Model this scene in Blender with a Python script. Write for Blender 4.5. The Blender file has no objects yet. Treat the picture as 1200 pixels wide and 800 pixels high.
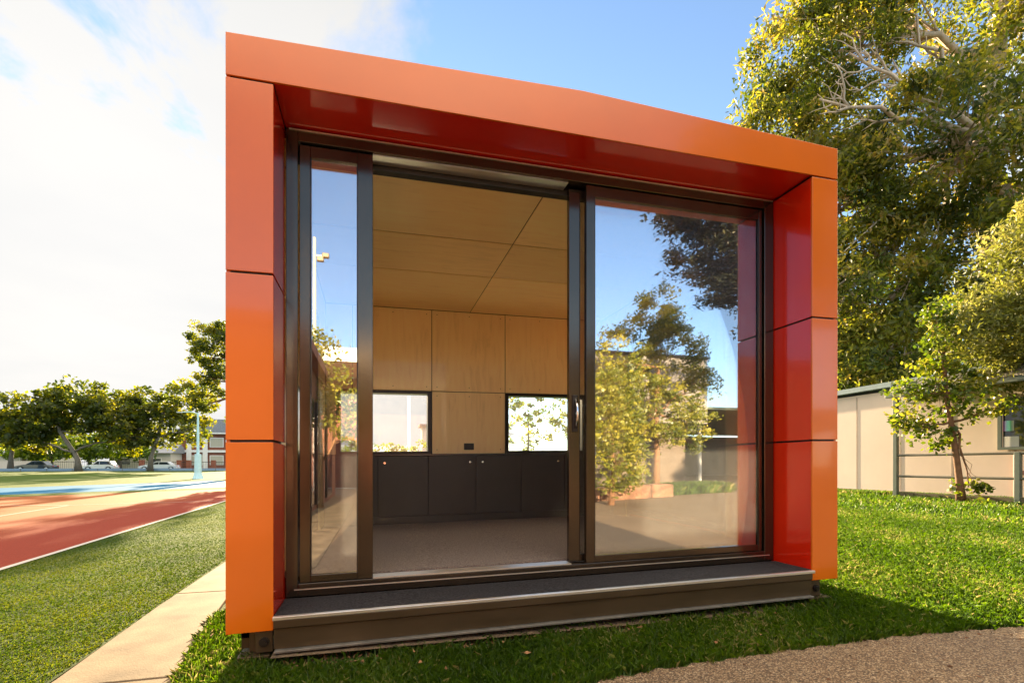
import bpy, math, random
import numpy as np
from mathutils import Vector
random.seed(7); rng = np.random.default_rng(11)
S = bpy.context.scene
COL = S.collection
PI = math.pi
# ------------------------------------------------------------------ camera
YAW = math.radians(15.35); FPX = 590.0; CAMH = 1.06
cd = bpy.data.cameras.new('camera'); cam = bpy.data.objects.new('camera', cd); COL.objects.link(cam)
cam.location = (0, 0, CAMH); cam.rotation_euler = (PI/2, 0, -YAW)
cd.sensor_width = 36; cd.lens = FPX/1200*36; cd.shift_y = 145/1200; cd.clip_end = 3000; cd.clip_start = 0.05
S.camera = cam
SI, CO = math.sin(YAW), math.cos(YAW)
def G(px, py, z=-.06):
    d = FPX*(CAMH-z)/(py-545); l = (px-600)/FPX*d
    return (SI*d+CO*l, CO*d-SI*l)
def VX(px, Y): return math.tan(math.atan((px-600)/FPX)+YAW)*Y
def VZ(px, py, Y):
    d = SI*VX(px, Y)+CO*Y
    return CAMH+(545-py)/FPX*d
def lerp(a, b, t): return a+(b-a)*t
def interp(x, pts):
    if x <= pts[0][0]: return pts[0][1]
    for (a, p), (b, q) in zip(pts, pts[1:]):
        if x <= b: return p+(q-p)*(x-a)/(b-a)
    return pts[-1][1]
FX = [(-.79, 0), (4, .068), (12, .34)]; FY = [(60, 0), (85, .31)]
def terr(x, y): return -.06+interp(x, FX)+interp(y, FY)
def shz(x, z): return z+.0142*(x+.79)
# ------------------------------------------------------------------ materials
def nt(name):
    m = bpy.data.materials.new(name); m.use_nodes = True
    t = m.node_tree; t.nodes.clear()
    out = t.nodes.new('ShaderNodeOutputMaterial')
    return m, t, out
def N(t, typ, ins=None, **kw):
    n = t.nodes.new(typ)
    for k, v in kw.items(): setattr(n, k, v)
    if ins:
        for k, v in ins.items():
            if isinstance(v, bpy.types.NodeSocket): t.links.new(v, n.inputs[k])
            else: n.inputs[k].default_value = v
    return n
def c4(c): return (c[0], c[1], c[2], 1)
def ramp(t, fac, stops):
    n = t.nodes.new('ShaderNodeValToRGB'); t.links.new(fac, n.inputs[0])
    e = n.color_ramp.elements
    while len(e) < len(stops): e.new(.5)
    for el, (p, c) in zip(e, stops): el.position = p; el.color = c4(c)
    return n.outputs[0]
def mapv(t, scale=(1, 1, 1), coord='Object', rot=(0, 0, 0)):
    tc = N(t, 'ShaderNodeTexCoord')
    mp = N(t, 'ShaderNodeMapping', {'Vector': tc.outputs[coord], 'Scale': scale, 'Rotation': rot})
    return mp.outputs[0]
def bump(t, h, strength=.3, dist=.01):
    return N(t, 'ShaderNodeBump', {'Height': h, 'Strength': strength, 'Distance': dist}).outputs[0]
def mat(name, base, rough=.5, metal=0., var=.12, scale=6., bmp=0., bscale=60., coat=0., stretch=(1, 1, 1), spec=.5, coatr=.05, vrough=0., bdist=.004):
    m, t, out = nt(name)
    v = mapv(t, stretch)
    nz = N(t, 'ShaderNodeTexNoise', {'Vector': v, 'Scale': scale, 'Detail': 6., 'Roughness': .6})
    lo = tuple(c*(1-var) for c in base); hi = tuple(min(1, c*(1+var)) for c in base)
    col = ramp(t, nz.outputs['Fac'], [(.3, lo), (.7, hi)])
    p = N(t, 'ShaderNodeBsdfPrincipled', {'Base Color': col, 'Roughness': rough, 'Metallic': metal, 'Coat Weight': coat, 'Coat Roughness': coatr, 'Specular IOR Level': spec})
    if vrough:
        mr = N(t, 'ShaderNodeMapRange', {'Value': nz.outputs['Fac'], 'From Min': .3, 'From Max': .7, 'To Min': rough-vrough, 'To Max': rough+vrough})
        t.links.new(mr.outputs[0], p.inputs['Roughness'])
    if bmp:
        n2 = N(t, 'ShaderNodeTexNoise', {'Vector': v, 'Scale': bscale, 'Detail': 4.})
        t.links.new(bump(t, n2.outputs['Fac'], bmp, bdist), p.inputs['Normal'])
    t.links.new(p.outputs[0], out.inputs[0])
    return m
def panel_mat(name, base, rough, metal, coat=.6):
    m, t, out = nt(name)
    v = mapv(t)
    nz = N(t, 'ShaderNodeTexNoise', {'Vector': v, 'Scale': 1.7, 'Detail': 3.})
    col = ramp(t, nz.outputs['Fac'], [(.3, tuple(c*.95 for c in base)), (.7, tuple(min(1, c*1.04) for c in base))])
    # faint smears and dust of a washed-down metal cassette
    sm = N(t, 'ShaderNodeTexNoise', {'Vector': v, 'Scale': 2., 'Detail': 5., 'Roughness': .6})
    rr = N(t, 'ShaderNodeMapRange', {'Value': sm.outputs['Fac'], 'From Min': .3, 'From Max': .75, 'To Min': rough*.92, 'To Max': rough*1.12})
    wob = N(t, 'ShaderNodeTexNoise', {'Vector': v, 'Scale': 1.1, 'Detail': 0.})
    p = N(t, 'ShaderNodeBsdfPrincipled', {'Base Color': col, 'Roughness': rr.outputs[0], 'Metallic': metal, 'Coat Weight': coat, 'Coat Roughness': .06,
          'Normal': bump(t, wob.outputs['Fac'], .08, .01)})
    t.links.new(p.outputs[0], out.inputs[0])
    return m
def ply_mat(name, base, vertical=True):
    m, t, out = nt(name)
    sc = (9, 9, 1.0) if vertical else (1.0, 9, 9)
    v = mapv(t, sc)
    warp = N(t, 'ShaderNodeTexNoise', {'Vector': mapv(t, (1.2, 1.2, .8)), 'Scale': 1.4, 'Detail': 2.})
    oi = N(t, 'ShaderNodeObjectInfo')
    off = N(t, 'ShaderNodeVectorMath', {0: (37., 91., 53.)}, operation='SCALE'); t.links.new(oi.outputs['Random'], off.inputs['Scale'])
    a0 = N(t, 'ShaderNodeVectorMath', {0: v, 1: off.outputs[0]}, operation='ADD')
    add = N(t, 'ShaderNodeVectorMath', {0: a0.outputs[0], 1: warp.outputs['Color']}, operation='ADD')
    g1 = N(t, 'ShaderNodeTexNoise', {'Vector': add.outputs[0], 'Scale': 2.2, 'Detail': 8., 'Roughness': .65, 'Distortion': .6})
    g2 = N(t, 'ShaderNodeTexNoise', {'Vector': mapv(t, (.9, .9, .9)), 'Scale': 1.6, 'Detail': 2.})
    mx = N(t, 'ShaderNodeMath', {0: g1.outputs['Fac'], 1: .7}, operation='MULTIPLY')
    m2 = N(t, 'ShaderNodeMath', {0: g2.outputs['Fac'], 1: .3, 2: mx.outputs[0]}, operation='MULTIPLY_ADD')
    col = ramp(t, m2.outputs[0], [(.30, tuple(c*.84 for c in base)), (.46, base), (.68, tuple(min(.95, c*1.12) for c in base))])
    vr = N(t, 'ShaderNodeMapRange', {'Value': oi.outputs['Random'], 'To Min': .88, 'To Max': 1.04})
    hv = N(t, 'ShaderNodeHueSaturation', {'Color': col, 'Value': vr.outputs[0]}); col = hv.outputs[0]
    p = N(t, 'ShaderNodeBsdfPrincipled', {'Base Color': col, 'Roughness': .42, 'Coat Weight': .15, 'Normal': bump(t, g1.outputs['Fac'], .08, .002)})
    t.links.new(p.outputs[0], out.inputs[0])
    return m
def glass_mat(name, tint=(.8, .86, .86), refl=.5, rough=0., haze=.03):
    m, t, out = nt(name)
    tr = N(t, 'ShaderNodeBsdfTransparent', {'Color': c4(tint)})
    gl = N(t, 'ShaderNodeBsdfGlossy', {'Color': (.95, .97, 1, 1), 'Roughness': rough})
    fr = N(t, 'ShaderNodeLayerWeight', {'Blend': .35})
    mr = N(t, 'ShaderNodeMapRange', {'Value': fr.outputs['Fresnel'], 'From Min': 0., 'From Max': 1., 'To Min': refl, 'To Max': 1.})
    mx = N(t, 'ShaderNodeMixShader', {0: mr.outputs[0], 1: tr.outputs[0], 2: gl.outputs[0]})
    # thin film of dust that scatters low sun
    nz = N(t, 'ShaderNodeTexNoise', {'Vector': mapv(t, (6, 6, 2)), 'Scale': 3., 'Detail': 8., 'Roughness': .7})
    hz = N(t, 'ShaderNodeMapRange', {'Value': nz.outputs['Fac'], 'From Min': .3, 'From Max': .7, 'To Min': haze*.5, 'To Max': haze*1.5})
    df = N(t, 'ShaderNodeBsdfTranslucent', {'Color': (.9, .85, .85, 1)})
    d2 = N(t, 'ShaderNodeMixShader', {0: hz.outputs[0], 1: mx.outputs[0], 2: df.outputs[0]})
    t.links.new(d2.outputs[0], out.inputs[0])
    return m
def leaf_mat(name, stops, trans=.45, gloss=.35, tcol=None):
    m, t, out = nt(name)
    at = N(t, 'ShaderNodeAttribute', attribute_name='rnd')
    col = ramp(t, at.outputs['Fac'], stops)
    p = N(t, 'ShaderNodeBsdfPrincipled', {'Base Color': col, 'Roughness': gloss, 'Specular IOR Level': .5})
    hs = N(t, 'ShaderNodeHueSaturation', {'Color': col, 'Hue': .487, 'Saturation': 1.15, 'Value': 2.0})
    tl = N(t, 'ShaderNodeBsdfTranslucent', {'Color': hs.outputs[0]})
    mx = N(t, 'ShaderNodeMixShader', {0: trans, 1: p.outputs[0], 2: tl.outputs[0]})
    t.links.new(mx.outputs[0], out.inputs[0])
    return m
def emit(name, c, s):
    m, t, out = nt(name)
    e = N(t, 'ShaderNodeEmission', {'Color': c4(c), 'Strength': s}); t.links.new(e.outputs[0], out.inputs[0]); return m
M = {}
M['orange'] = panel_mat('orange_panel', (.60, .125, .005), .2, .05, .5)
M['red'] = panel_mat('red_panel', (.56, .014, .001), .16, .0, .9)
M['joint'] = mat('joint_black', (.012, .012, .014), .6)
M['alu'] = mat('bronze_aluminium', (.11, .085, .062), .16, .9, var=.12, scale=2., stretch=(1, 1, .3), vrough=.04)
M['aludark'] = mat('dark_aluminium', (.03, .025, .022), .35, .6, var=.15)
M['alulight'] = mat('silver_aluminium', (.75, .72, .66), .3, .85, var=.06)
M['tread'] = mat('tread_grit', (.02, .019, .021), .9, spec=.15, var=1.5, scale=70, bmp=.8, bscale=130, bdist=.002)
M['beam'] = mat('bronze_beam', (.085, .06, .034), .38, .6, var=.15, scale=3, stretch=(.6, 1, 3), vrough=.08, bmp=.05, bscale=200)
M['steel'] = mat('galv_steel', (.2, .19, .17), .5, .7, var=.3, scale=12)
M['plywall'] = ply_mat('birch_ply_wall', (.92, .64, .28), True)
M['plyceil'] = ply_mat('birch_ply_ceiling', (.93, .64, .27), False)
M['carpet'] = mat('carpet', (.155, .12, .10), .95, var=.8, scale=90, bmp=.6, bscale=240, bdist=.004)
M['cabinet'] = mat('cabinet_laminate', (.055, .048, .04), .42, var=.1, scale=3, spec=.4)
M['benchtop'] = mat('benchtop', (.05, .048, .045), .25, var=.1)
M['chrome'] = mat('chrome', (.8, .8, .8), .12, 1., var=.03)
M['screw'] = mat('screw_head', (.16, .09, .045), .5)
M['black'] = mat('black_plastic', (.015, .015, .015), .4)
M['glass'] = glass_mat('door_glass', (.97, .985, .98), .35, 0., .02)
M['winglass'] = glass_mat('window_glass', (.985, .99, .985), .03, 0., .012)
M['white'] = mat('white_paint', (.78, .76, .72), .55, var=.06)
# ground
def ground_mat(name, stops, s1=.6, s2=30., b=.6, bs=120., bd=.02, rough=.9, mixn=.5):
    m, t, out = nt(name)
    a = N(t, 'ShaderNodeTexNoise', {'Vector': mapv(t), 'Scale': s1, 'Detail': 5.})
    c = N(t, 'ShaderNodeTexNoise', {'Vector': mapv(t), 'Scale': s2, 'Detail': 8., 'Roughness': .75})
    mx = N(t, 'ShaderNodeMath', {0: a.outputs['Fac'], 1: 1-mixn}, operation='MULTIPLY')
    m2 = N(t, 'ShaderNodeMath', {0: c.outputs['Fac'], 1: mixn, 2: mx.outputs[0]}, operation='MULTIPLY_ADD')
    col = ramp(t, m2.outputs[0], stops)
    h = N(t, 'ShaderNodeTexNoise', {'Vector': mapv(t), 'Scale': bs, 'Detail': 6., 'Roughness': .8})
    p = N(t, 'ShaderNodeBsdfPrincipled', {'Base Color': col, 'Roughness': rough, 'Specular IOR Level': .12, 'Normal': bump(t, h.outputs['Fac'], b, bd)})
    t.links.new(p.outputs[0], out.inputs[0])
    return m
M['ground'] = ground_mat('soil_and_grass', [(.3, (.03, .045, .012)), (.5, (.055, .09, .018)), (.7, (.10, .12, .035))])
M['oval'] = ground_mat('oval_grass', [(.3, (.025, .055, .007)), (.5, (.05, .085, .010)), (.7, (.08, .105, .014))], s1=.25, s2=14)
M['turf'] = ground_mat('synthetic_turf', [(.32, (.025, .05, .006)), (.5, (.05, .085, .010)), (.68, (.09, .115, .02))], s1=1.2, s2=140, b=1., bs=260, bd=.02)
def gravel_mat():
    m, t, out = nt('exposed_aggregate')
    v = mapv(t)
    vo = N(t, 'ShaderNodeTexVoronoi', {'Vector': v, 'Scale': 135.})
    big = N(t, 'ShaderNodeTexNoise', {'Vector': v, 'Scale': .8, 'Detail': 4.})
    hs = N(t, 'ShaderNodeSeparateColor', {0: vo.outputs['Color']})
    col = ramp(t, hs.outputs[0], [(0, (.06, .03, .014)), (.35, (.16, .09, .042)), (.7, (.27, .165, .08)), (1, (.46, .34, .21))])
    grout = N(t, 'ShaderNodeMapRange', {'Value': vo.outputs['Distance'], 'From Min': .35, 'From Max': .75, 'To Min': 1., 'To Max': .35})
    mg = N(t, 'ShaderNodeMix', {'Factor': 1., 'A': col, 'B': grout.outputs[0]}, data_type='RGBA', blend_type='MULTIPLY')
    bb = ramp(t, big.outputs['Fac'], [(.3, (.82, .82, .82)), (.7, (1, 1, 1))])
    mg2 = N(t, 'ShaderNodeMix', data_type='RGBA', blend_type='MULTIPLY'); mg2.inputs[0].default_value = 1.
    t.links.new(mg.outputs[2], mg2.inputs[6]); t.links.new(bb, mg2.inputs[7])
    # re-link mg by index (RGBA sockets)
    mg.inputs[0].default_value = 1.; t.links.new(col, mg.inputs[6]); t.links.new(grout.outputs[0], mg.inputs[7])
    p = N(t, 'ShaderNodeBsdfPrincipled', {'Base Color': mg2.outputs[2], 'Roughness': .8,
          'Normal': N(t, 'ShaderNodeBump', {'Height': vo.outputs['Distance'], 'Strength': .7, 'Distance': .004}, invert=True).outputs[0]})
    t.links.new(p.outputs[0], out.inputs[0]); return m
M['gravel'] = gravel_mat()
M['concrete'] = mat('concrete_path', (.165, .12, .075), .85, spec=.15, var=.4, scale=3.5, bmp=.5, bscale=90)
M['court'] = mat('red_court', (.42, .085, .035), .72, var=.2, scale=1.1, bmp=.5, bscale=240)
M['courtlit'] = mat('tan_court', (.46, .22, .09), .72, var=.2, scale=1.1, bmp=.5, bscale=240)  # tan stands for the red court in sunlight
M['bluetrack'] = mat('blue_track', (.015, .12, .24), .8, spec=.08, var=.15, scale=1., bmp=.3, bscale=100)
M['line'] = mat('line_paint', (.45, .42, .38), .8, spec=.1, var=.1, scale=5)
M['asphalt'] = mat('asphalt', (.06, .06, .062), .85, var=.25, scale=4, bmp=.3)
def court_mat():
    m, t, out = nt('sports_court')
    v = mapv(t)
    sp = N(t, 'ShaderNodeSeparateXYZ', {0: v})
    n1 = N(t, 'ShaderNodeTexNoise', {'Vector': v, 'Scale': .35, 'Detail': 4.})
    # sunlight painted as colour: tan for the sunlit court, red for the shaded
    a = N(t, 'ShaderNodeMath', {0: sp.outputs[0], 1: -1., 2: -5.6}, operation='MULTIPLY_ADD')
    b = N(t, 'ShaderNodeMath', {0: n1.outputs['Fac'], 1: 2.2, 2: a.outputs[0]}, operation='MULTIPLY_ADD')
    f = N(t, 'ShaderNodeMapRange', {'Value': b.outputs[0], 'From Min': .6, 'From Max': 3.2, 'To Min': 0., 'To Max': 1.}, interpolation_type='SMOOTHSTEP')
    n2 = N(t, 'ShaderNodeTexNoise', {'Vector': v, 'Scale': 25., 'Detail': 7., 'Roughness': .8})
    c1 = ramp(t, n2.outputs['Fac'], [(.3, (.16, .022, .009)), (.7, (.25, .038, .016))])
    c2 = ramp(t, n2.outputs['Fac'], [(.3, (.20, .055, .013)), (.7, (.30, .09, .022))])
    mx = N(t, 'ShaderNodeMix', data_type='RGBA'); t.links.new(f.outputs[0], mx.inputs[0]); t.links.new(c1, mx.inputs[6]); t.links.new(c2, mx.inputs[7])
    h = N(t, 'ShaderNodeTexNoise', {'Vector': v, 'Scale': 260., 'Detail': 4.})
    p = N(t, 'ShaderNodeBsdfPrincipled', {'Base Color': mx.outputs[2], 'Roughness': .85, 'Specular IOR Level': .15, 'Normal': bump(t, h.outputs['Fac'], .5, .004)})
    t.links.new(p.outputs[0], out.inputs[0]); return m
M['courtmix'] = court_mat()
# vegetation
YG = [(0, (.030, .050, .010)), (.35, (.07, .10, .015)), (.7, (.14, .16, .022)), (1, (.26, .22, .045))]
M['leaf_gum'] = leaf_mat('gum_leaves', [(0, (.018, .032, .008)), (.35, (.065, .09, .015)), (.75, (.20, .20, .036)), (1, (.36, .26, .075))],   .6, .38)
M['leaf_lime'] = leaf_mat('bright_leaves', [(0, (.03, .06, .01)), (.5, (.09, .15, .018)), (1, (.22, .26, .04))], .5, .4)
M['leaf_young'] = leaf_mat('young_leaves', [(0, (.035, .065, .012)), (.5, (.09, .13, .018)), (1, (.27, .25, .05))], .5, .35)
M['leaf_feather'] = leaf_mat('feathery_leaves', [(0, (.06, .08, .018)), (.5, (.16, .175, .04)), (1, (.34, .32, .11))], .45, .5)
M['leaf_park'] = leaf_mat('park_leaves', [(0, (.025, .042, .010)), (.5, (.07, .09, .014)), (1, (.20, .19, .022))], .6, .5)
M['leaf_gold'] = leaf_mat('golden_leaves', [(0, (.04, .06, .010)), (.5, (.14, .155, .018)), (1, (.40, .34, .045))], .3, .4)
M['leaf_dark'] = leaf_mat('dark_leaves', [(0, (.012, .018, .008)), (.6, (.03, .035, .014)), (1, (.10, .09, .03))], .2, .5)
M['grass'] = leaf_mat('grass_blades', [(0, (.03, .065, .009)), (.45, (.06, .125, .014)), (.85, (.12, .19, .028)), (1, (.32, .29, .12))], .4, .4)
M['turfblade'] = leaf_mat('turf_fibres', [(0, (.022, .055, .005)), (.5, (.055, .10, .009)), (1, (.15, .17, .025))], .35, .5)
M['bark'] = mat('grey_bark', (.16, .13, .10), .85, var=.35, scale=6, stretch=(3, 3, .6), bmp=.8, bscale=20, bdist=.03)
M['barkpale'] = mat('pale_gum_bark', (.48, .38, .29), .7, var=.3, scale=3, stretch=(2, 2, .5), bmp=.4, bscale=12, bdist=.02)
M['barkbrown'] = mat('brown_bark', (.20, .10, .05), .85, var=.3, scale=10, bmp=.6)
# ------------------------------------------------------------------ builders
BASE = {}
def tag(o, label=None, cat=None, group=None, kind=None):
    if label: o['label'] = label
    if cat: o['category'] = cat
    if group: o['group'] = group
    if kind: o['kind'] = kind
    return o
def empty(name, loc, label, cat, group=None):
    o = bpy.data.objects.new(name, None); o.location = loc; COL.objects.link(o); o.empty_display_size = .2
    BASE[o.name] = Vector(loc)
    return tag(o, label, cat, group)
class MB:
    def __init__(s, sh=False): s.v = []; s.f = []; s.sh = sh
    def add(s, vs, fs):
        n = len(s.v)
        if s.sh: vs = [(x, y, shz(x, z)) for x, y, z in vs]
        s.v += [tuple(p) for p in vs]; s.f += [tuple(i+n for i in f) for f in fs]; return s
    def box(s, x0, x1, y0, y1, z0, z1):
        if x0 > x1: x0, x1 = x1, x0
        if y0 > y1: y0, y1 = y1, y0
        if z0 > z1: z0, z1 = z1, z0
        vs = [(x, y, z) for z in (z0, z1) for x, y in ((x0, y0), (x1, y0), (x1, y1), (x0, y1))]
        return s.add(vs, [(3, 2, 1, 0), (4, 5, 6, 7), (0, 1, 5, 4), (1, 2, 6, 5), (2, 3, 7, 6), (3, 0, 4, 7)])
    def prism(s, poly, a0, a1, axis='x'):     # poly of 2D points extruded along the axis
        f = {'x': lambda p, a: (a, p[0], p[1]), 'y': lambda p, a: (p[0], a, p[1]), 'z': lambda p, a: (p[0], p[1], a)}[axis]
        n = len(poly)
        vs = [f(p, a0) for p in poly]+[f(p, a1) for p in poly]
        fs = [tuple(range(n))[::-1], tuple(range(n, 2*n))]+[(i, (i+1) % n, n+(i+1) % n, n+i) for i in range(n)]
        return s.add(vs, fs)
    def tube(s, pts, rad, n=8, cap=True):
        pts = [Vector(p) for p in pts]
        if not hasattr(rad, '__len__'): rad = [rad]*len(pts)
        vs = []; ref = Vector((.3, .9, .2)).normalized()
        for i, p in enumerate(pts):
            d = (pts[min(i+1, len(pts)-1)]-pts[max(i-1, 0)]).normalized()
            if abs(d.dot(ref)) > .95: ref2 = Vector((1, 0, 0))
            else: ref2 = ref
            u = d.cross(ref2).normalized(); w = d.cross(u)
            for k in range(n):
                a = 2*PI*k/n; vs.append(tuple(p+(u*math.cos(a)+w*math.sin(a))*rad[i]))
        fs = []
        for i in range(len(pts)-1):
            for k in range(n):
                a, b = i*n+k, i*n+(k+1) % n
                fs.append((a, b, b+n, a+n))
        if cap: fs += [tuple(range(n))[::-1], tuple(range((len(pts)-1)*n, len(pts)*n))]
        return s.add(vs, fs)
    def build(s, name, m, parent=None, bevel=0., smooth=False, seg=2):
        base = Vector((0, 0, 0))
        if parent is not None:
            r = parent
            while r.parent: r = r.parent
            base = BASE.get(r.name, Vector((0, 0, 0)))
        me = bpy.data.meshes.new(name)
        me.from_pydata([(x-base.x, y-base.y, z-base.z) for x, y, z in s.v], [], s.f)
        me.update()
        import bmesh
        bm = bmesh.new(); bm.from_mesh(me); bmesh.ops.recalc_face_normals(bm, faces=bm.faces); bm.to_mesh(me); bm.free()
        me.materials.append(m)
        o = bpy.data.objects.new(name, me); COL.objects.link(o)
        if parent is not None: o.parent = parent
        if smooth:
            for p in me.polygons: p.use_smooth = True
        if bevel:
            b = o.modifiers.new('bevel', 'BEVEL'); b.width = bevel; b.segments = seg; b.limit_method = 'ANGLE'; b.angle_limit = math.radians(40)
        return o
def npmesh(name, co, k, m, parent=None, rnd=None, smooth=False):
    """co: (n*k,3) verts, faces of k verts each"""
    base = np.zeros(3)
    if parent is not None:
        b = BASE.get(parent.name); base = np.array(b) if b is not None else base
    n = len(co)//k
    me = bpy.data.meshes.new(name)
    me.vertices.add(len(co)); me.vertices.foreach_set('co', (co-base).astype(np.float32).ravel())
    me.loops.add(len(co)); me.loops.foreach_set('vertex_index', np.arange(len(co), dtype=np.int32))
    me.polygons.add(n); me.polygons.foreach_set('loop_start', (np.arange(n)*k).astype(np.int32))
    me.update(calc_edges=True)
    if rnd is not None:
        a = me.attributes.new('rnd', 'FLOAT', 'FACE'); a.data.foreach_set('value', rnd.astype(np.float32))
    me.materials.append(m)
    o = bpy.data.objects.new(name, me); COL.objects.link(o)
    if parent is not None: o.parent = parent
    return o
def leaves(cent, length, width, droop=0., flat=0.):
    """rhombic leaves at centres"""
    n = len(cent)
    d = rng.normal(size=(n, 3)); d[:, 2] -= droop; d[:, 2] *= (1-flat)
    d /= np.linalg.norm(d, axis=1)[:, None]+1e-9
    r = rng.normal(size=(n, 3)); u = np.cross(d, r); u /= np.linalg.norm(u, axis=1)[:, None]+1e-9
    L = (length*(.6+.8*rng.random(n)))[:, None]; W = (width*(.6+.8*rng.random(n)))[:, None]
    co = np.stack([cent-d*L/2, cent+u*W/2-d*L*.05, cent+d*L/2, cent-u*W/2-d*L*.05], 1)
    return co.reshape(-1, 3)
def crown_points(lobes, per_clump, clump_r, shell=.6, squash=.7):
    pts = []; clumps = []; tone = []
    for (cx, cy, cz, rx, ry, rz, nc) in lobes:
        for i in range(nc):
            d = rng.normal(size=3); d /= np.linalg.norm(d)
            r = (shell+(1-shell)*rng.random())**1. if rng.random() < .8 else rng.random()**.5
            c = np.array([cx, cy, cz])+d*np.array([rx, ry, rz])*r
            clumps.append(c)
            cr = clump_r*(.6+.8*rng.random())
            m = int(per_clump*(.5+rng.random()))
            q = rng.normal(size=(m, 3)); q /= np.linalg.norm(q, axis=1)[:, None]
            q = q*(rng.random(m)**.45)[:, None]*cr; q[:, 2] *= squash
            pts.append(c+q); tone.append(np.full(m, rng.random()))
    return np.concatenate(pts), clumps, np.concatenate(tone)
def bend(a, b, k=5, w=.12, sag=0.):
    a, b = Vector(a), Vector(b); L = (b-a).length; out = []
    for i in range(k+1):
        t = i/k; p = a.lerp(b, t)
        if 0 < i < k: p = p+Vector((random.uniform(-1, 1), random.uniform(-1, 1), random.uniform(-.6, .6)))*L*w*.5
        p.z -= sag*L*math.sin(PI*t); out.append(p)
    return out
def tree(name, base, trunk, tr, lobes, leaf, lm, bm_, label, cat='tree', group=None, per=60, cr=.5, twigs=3, droop=.2, shell=.6, squash=.7, tw=.35, nb=8, flat=0., extra=()):
    root = empty(name, base, label, cat, group)
    mb = MB()
    pts = [Vector(base)+Vector(p) for p in trunk]
    rad = [lerp(tr, tr*.45, (i/(len(pts)-1))**.8) for i in range(len(pts))]; rad[0] *= 1.3
    # resample trunk for a natural curve
    mb.tube(pts, rad, 12)
    L = [(base[0]+a, base[1]+b, base[2]+c, x, y, z, n) for a, b, c, x, y, z, n in lobes]
    cen, clumps, tone = crown_points(L, per, cr, shell, squash)
    k = 0
    for (cx, cy, cz, rx, ry, rz, nc) in L:
        lc = Vector((cx, cy, cz))
        # start from the trunk point best placed below the lobe
        st = max(pts[len(pts)//2:], key=lambda p: -(p-lc).length-(3 if p.z > cz else 0))
        i0 = pts.index(st); r0 = rad[i0]*.6
        path = bend(st, lc, 5, .14)
        mb.tube(path, [lerp(r0, r0*.3, i/5) for i in range(6)], 7)
        sub = clumps[k:k+nc]; k += nc
        for c in sub[:int(nc*tw)]:
            s = path[random.choice([2, 3, 4, 5])]
            pp = bend(s, Vector(c), 4, .18)
            rr = max(.008, r0*.28)
            mb.tube(pp, [lerp(rr, rr*.25, i/4) for i in range(5)], 5, False)
    for path, r0 in extra: mb.tube([Vector(base)+Vector(p) for p in path], [lerp(r0, r0*.25, i/(len(path)-1)) for i in range(len(path))], 7)
    mb.build('trunk', bm_, root, smooth=True)
    co = leaves(cen, leaf[0], leaf[1], droop, flat)
    rnd = np.clip(.68*tone+.32*rng.random(len(cen))+.05*rng.normal(size=len(cen)), 0, 1)
    npmesh('crown', co, 4, lm, root, rnd)
    return root
# ------------------------------------------------------------------ ground
def sheet(name, m, xs, y0f, y1f, off=0., ns=1, kind='structure'):
    vs = []; fs = []
    for x in xs:
        a, b = y0f(x), y1f(x)
        for j in range(ns+1):
            y = lerp(a, b, j/ns); vs.append((x, y, terr(x, y)+off))
    w = ns+1
    for i in range(len(xs)-1):
        for j in range(ns): fs.append((i*w+j, (i+1)*w+j, (i+1)*w+j+1, i*w+j+1))
    me = bpy.data.meshes.new(name); me.from_pydata(vs, [], fs); me.update(); me.materials.append(m)
    o = bpy.data.objects.new(name, me); COL.objects.link(o); o['kind'] = kind
    return o
def flat(name, m, poly, z, kind='structure'):
    me = bpy.data.meshes.new(name); me.from_pydata([(x, y, z) for x, y in poly], [], [tuple(range(len(poly)))]); me.update(); me.materials.append(m)
    if me.polygons[0].normal.z < 0:
        me.flip_normals()
    o = bpy.data.objects.new(name, me); COL.objects.link(o); o['kind'] = kind; return o
gx = [-900, -300, -120, -60, -30, -.79, 4, 8, 12, 30, 100, 900]; gy = [-300, -60, -20, 0, 20, 60, 85, 120, 300, 1500]
vs = [(x, y, terr(x, y)) for y in gy for x in gx]; w = len(gx)
fs = [(j*w+i, j*w+i+1, (j+1)*w+i+1, (j+1)*w+i) for j in range(len(gy)-1) for i in range(w-1)]
me = bpy.data.meshes.new('ground'); me.from_pydata(vs, [], fs); me.update(); me.materials.append(M['ground'])
o = bpy.data.objects.new('ground', me); COL.objects.link(o); o['kind'] = 'structure'
Z0 = -.06
flat('oval_lawn', M['oval'], [(-120, 20), (-1.75, 20), (-1.75, 59.5), (-120, 59.5)], Z0+.004)
# second lawn strip that climbs to the street
sheet('oval_bank', M['oval'], [-130, -60, -30, -1.75], lambda x: 59.5, lambda x: 84.5, .004, 5)
def linex(y): return -3.84-.057*(y-6.6)
flat('synthetic_turf', M['turf'], [(linex(-8), -8), (-1.66, -8), (-1.60, 3), (-1.66, 6.5), (-1.75, 12), (-1.75, 34), (-7.3, 34), (linex(34), 34)][:6]+[(linex(34), 34)], Z0+.008)
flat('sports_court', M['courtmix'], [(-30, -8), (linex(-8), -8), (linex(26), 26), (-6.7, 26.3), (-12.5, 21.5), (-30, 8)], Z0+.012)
fl = MB()
def stripe(a, b, w_, z):
    a, b = Vector(a), Vector(b); d = (b-a).normalized(); n = Vector((-d.y, d.x))*w_/2
    fl.add([(a.x-n.x, a.y-n.y, z), (b.x-n.x, b.y-n.y, z), (b.x+n.x, b.y+n.y, z), (a.x+n.x, a.y+n.y, z)], [(0, 1, 2, 3)])
stripe((linex(-8), -8), (linex(26), 26), .075, Z0+.016)
p1, p2, p3 = G(0, 605), G(80, 592.5), G(262, 590)
stripe(G(-120, 624), p2, .05, Z0+.016); stripe(p2, (linex(17.5), 17.5), .05, Z0+.020)
stripe(G(-30, 593), p2, .05, Z0+.024)
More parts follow.
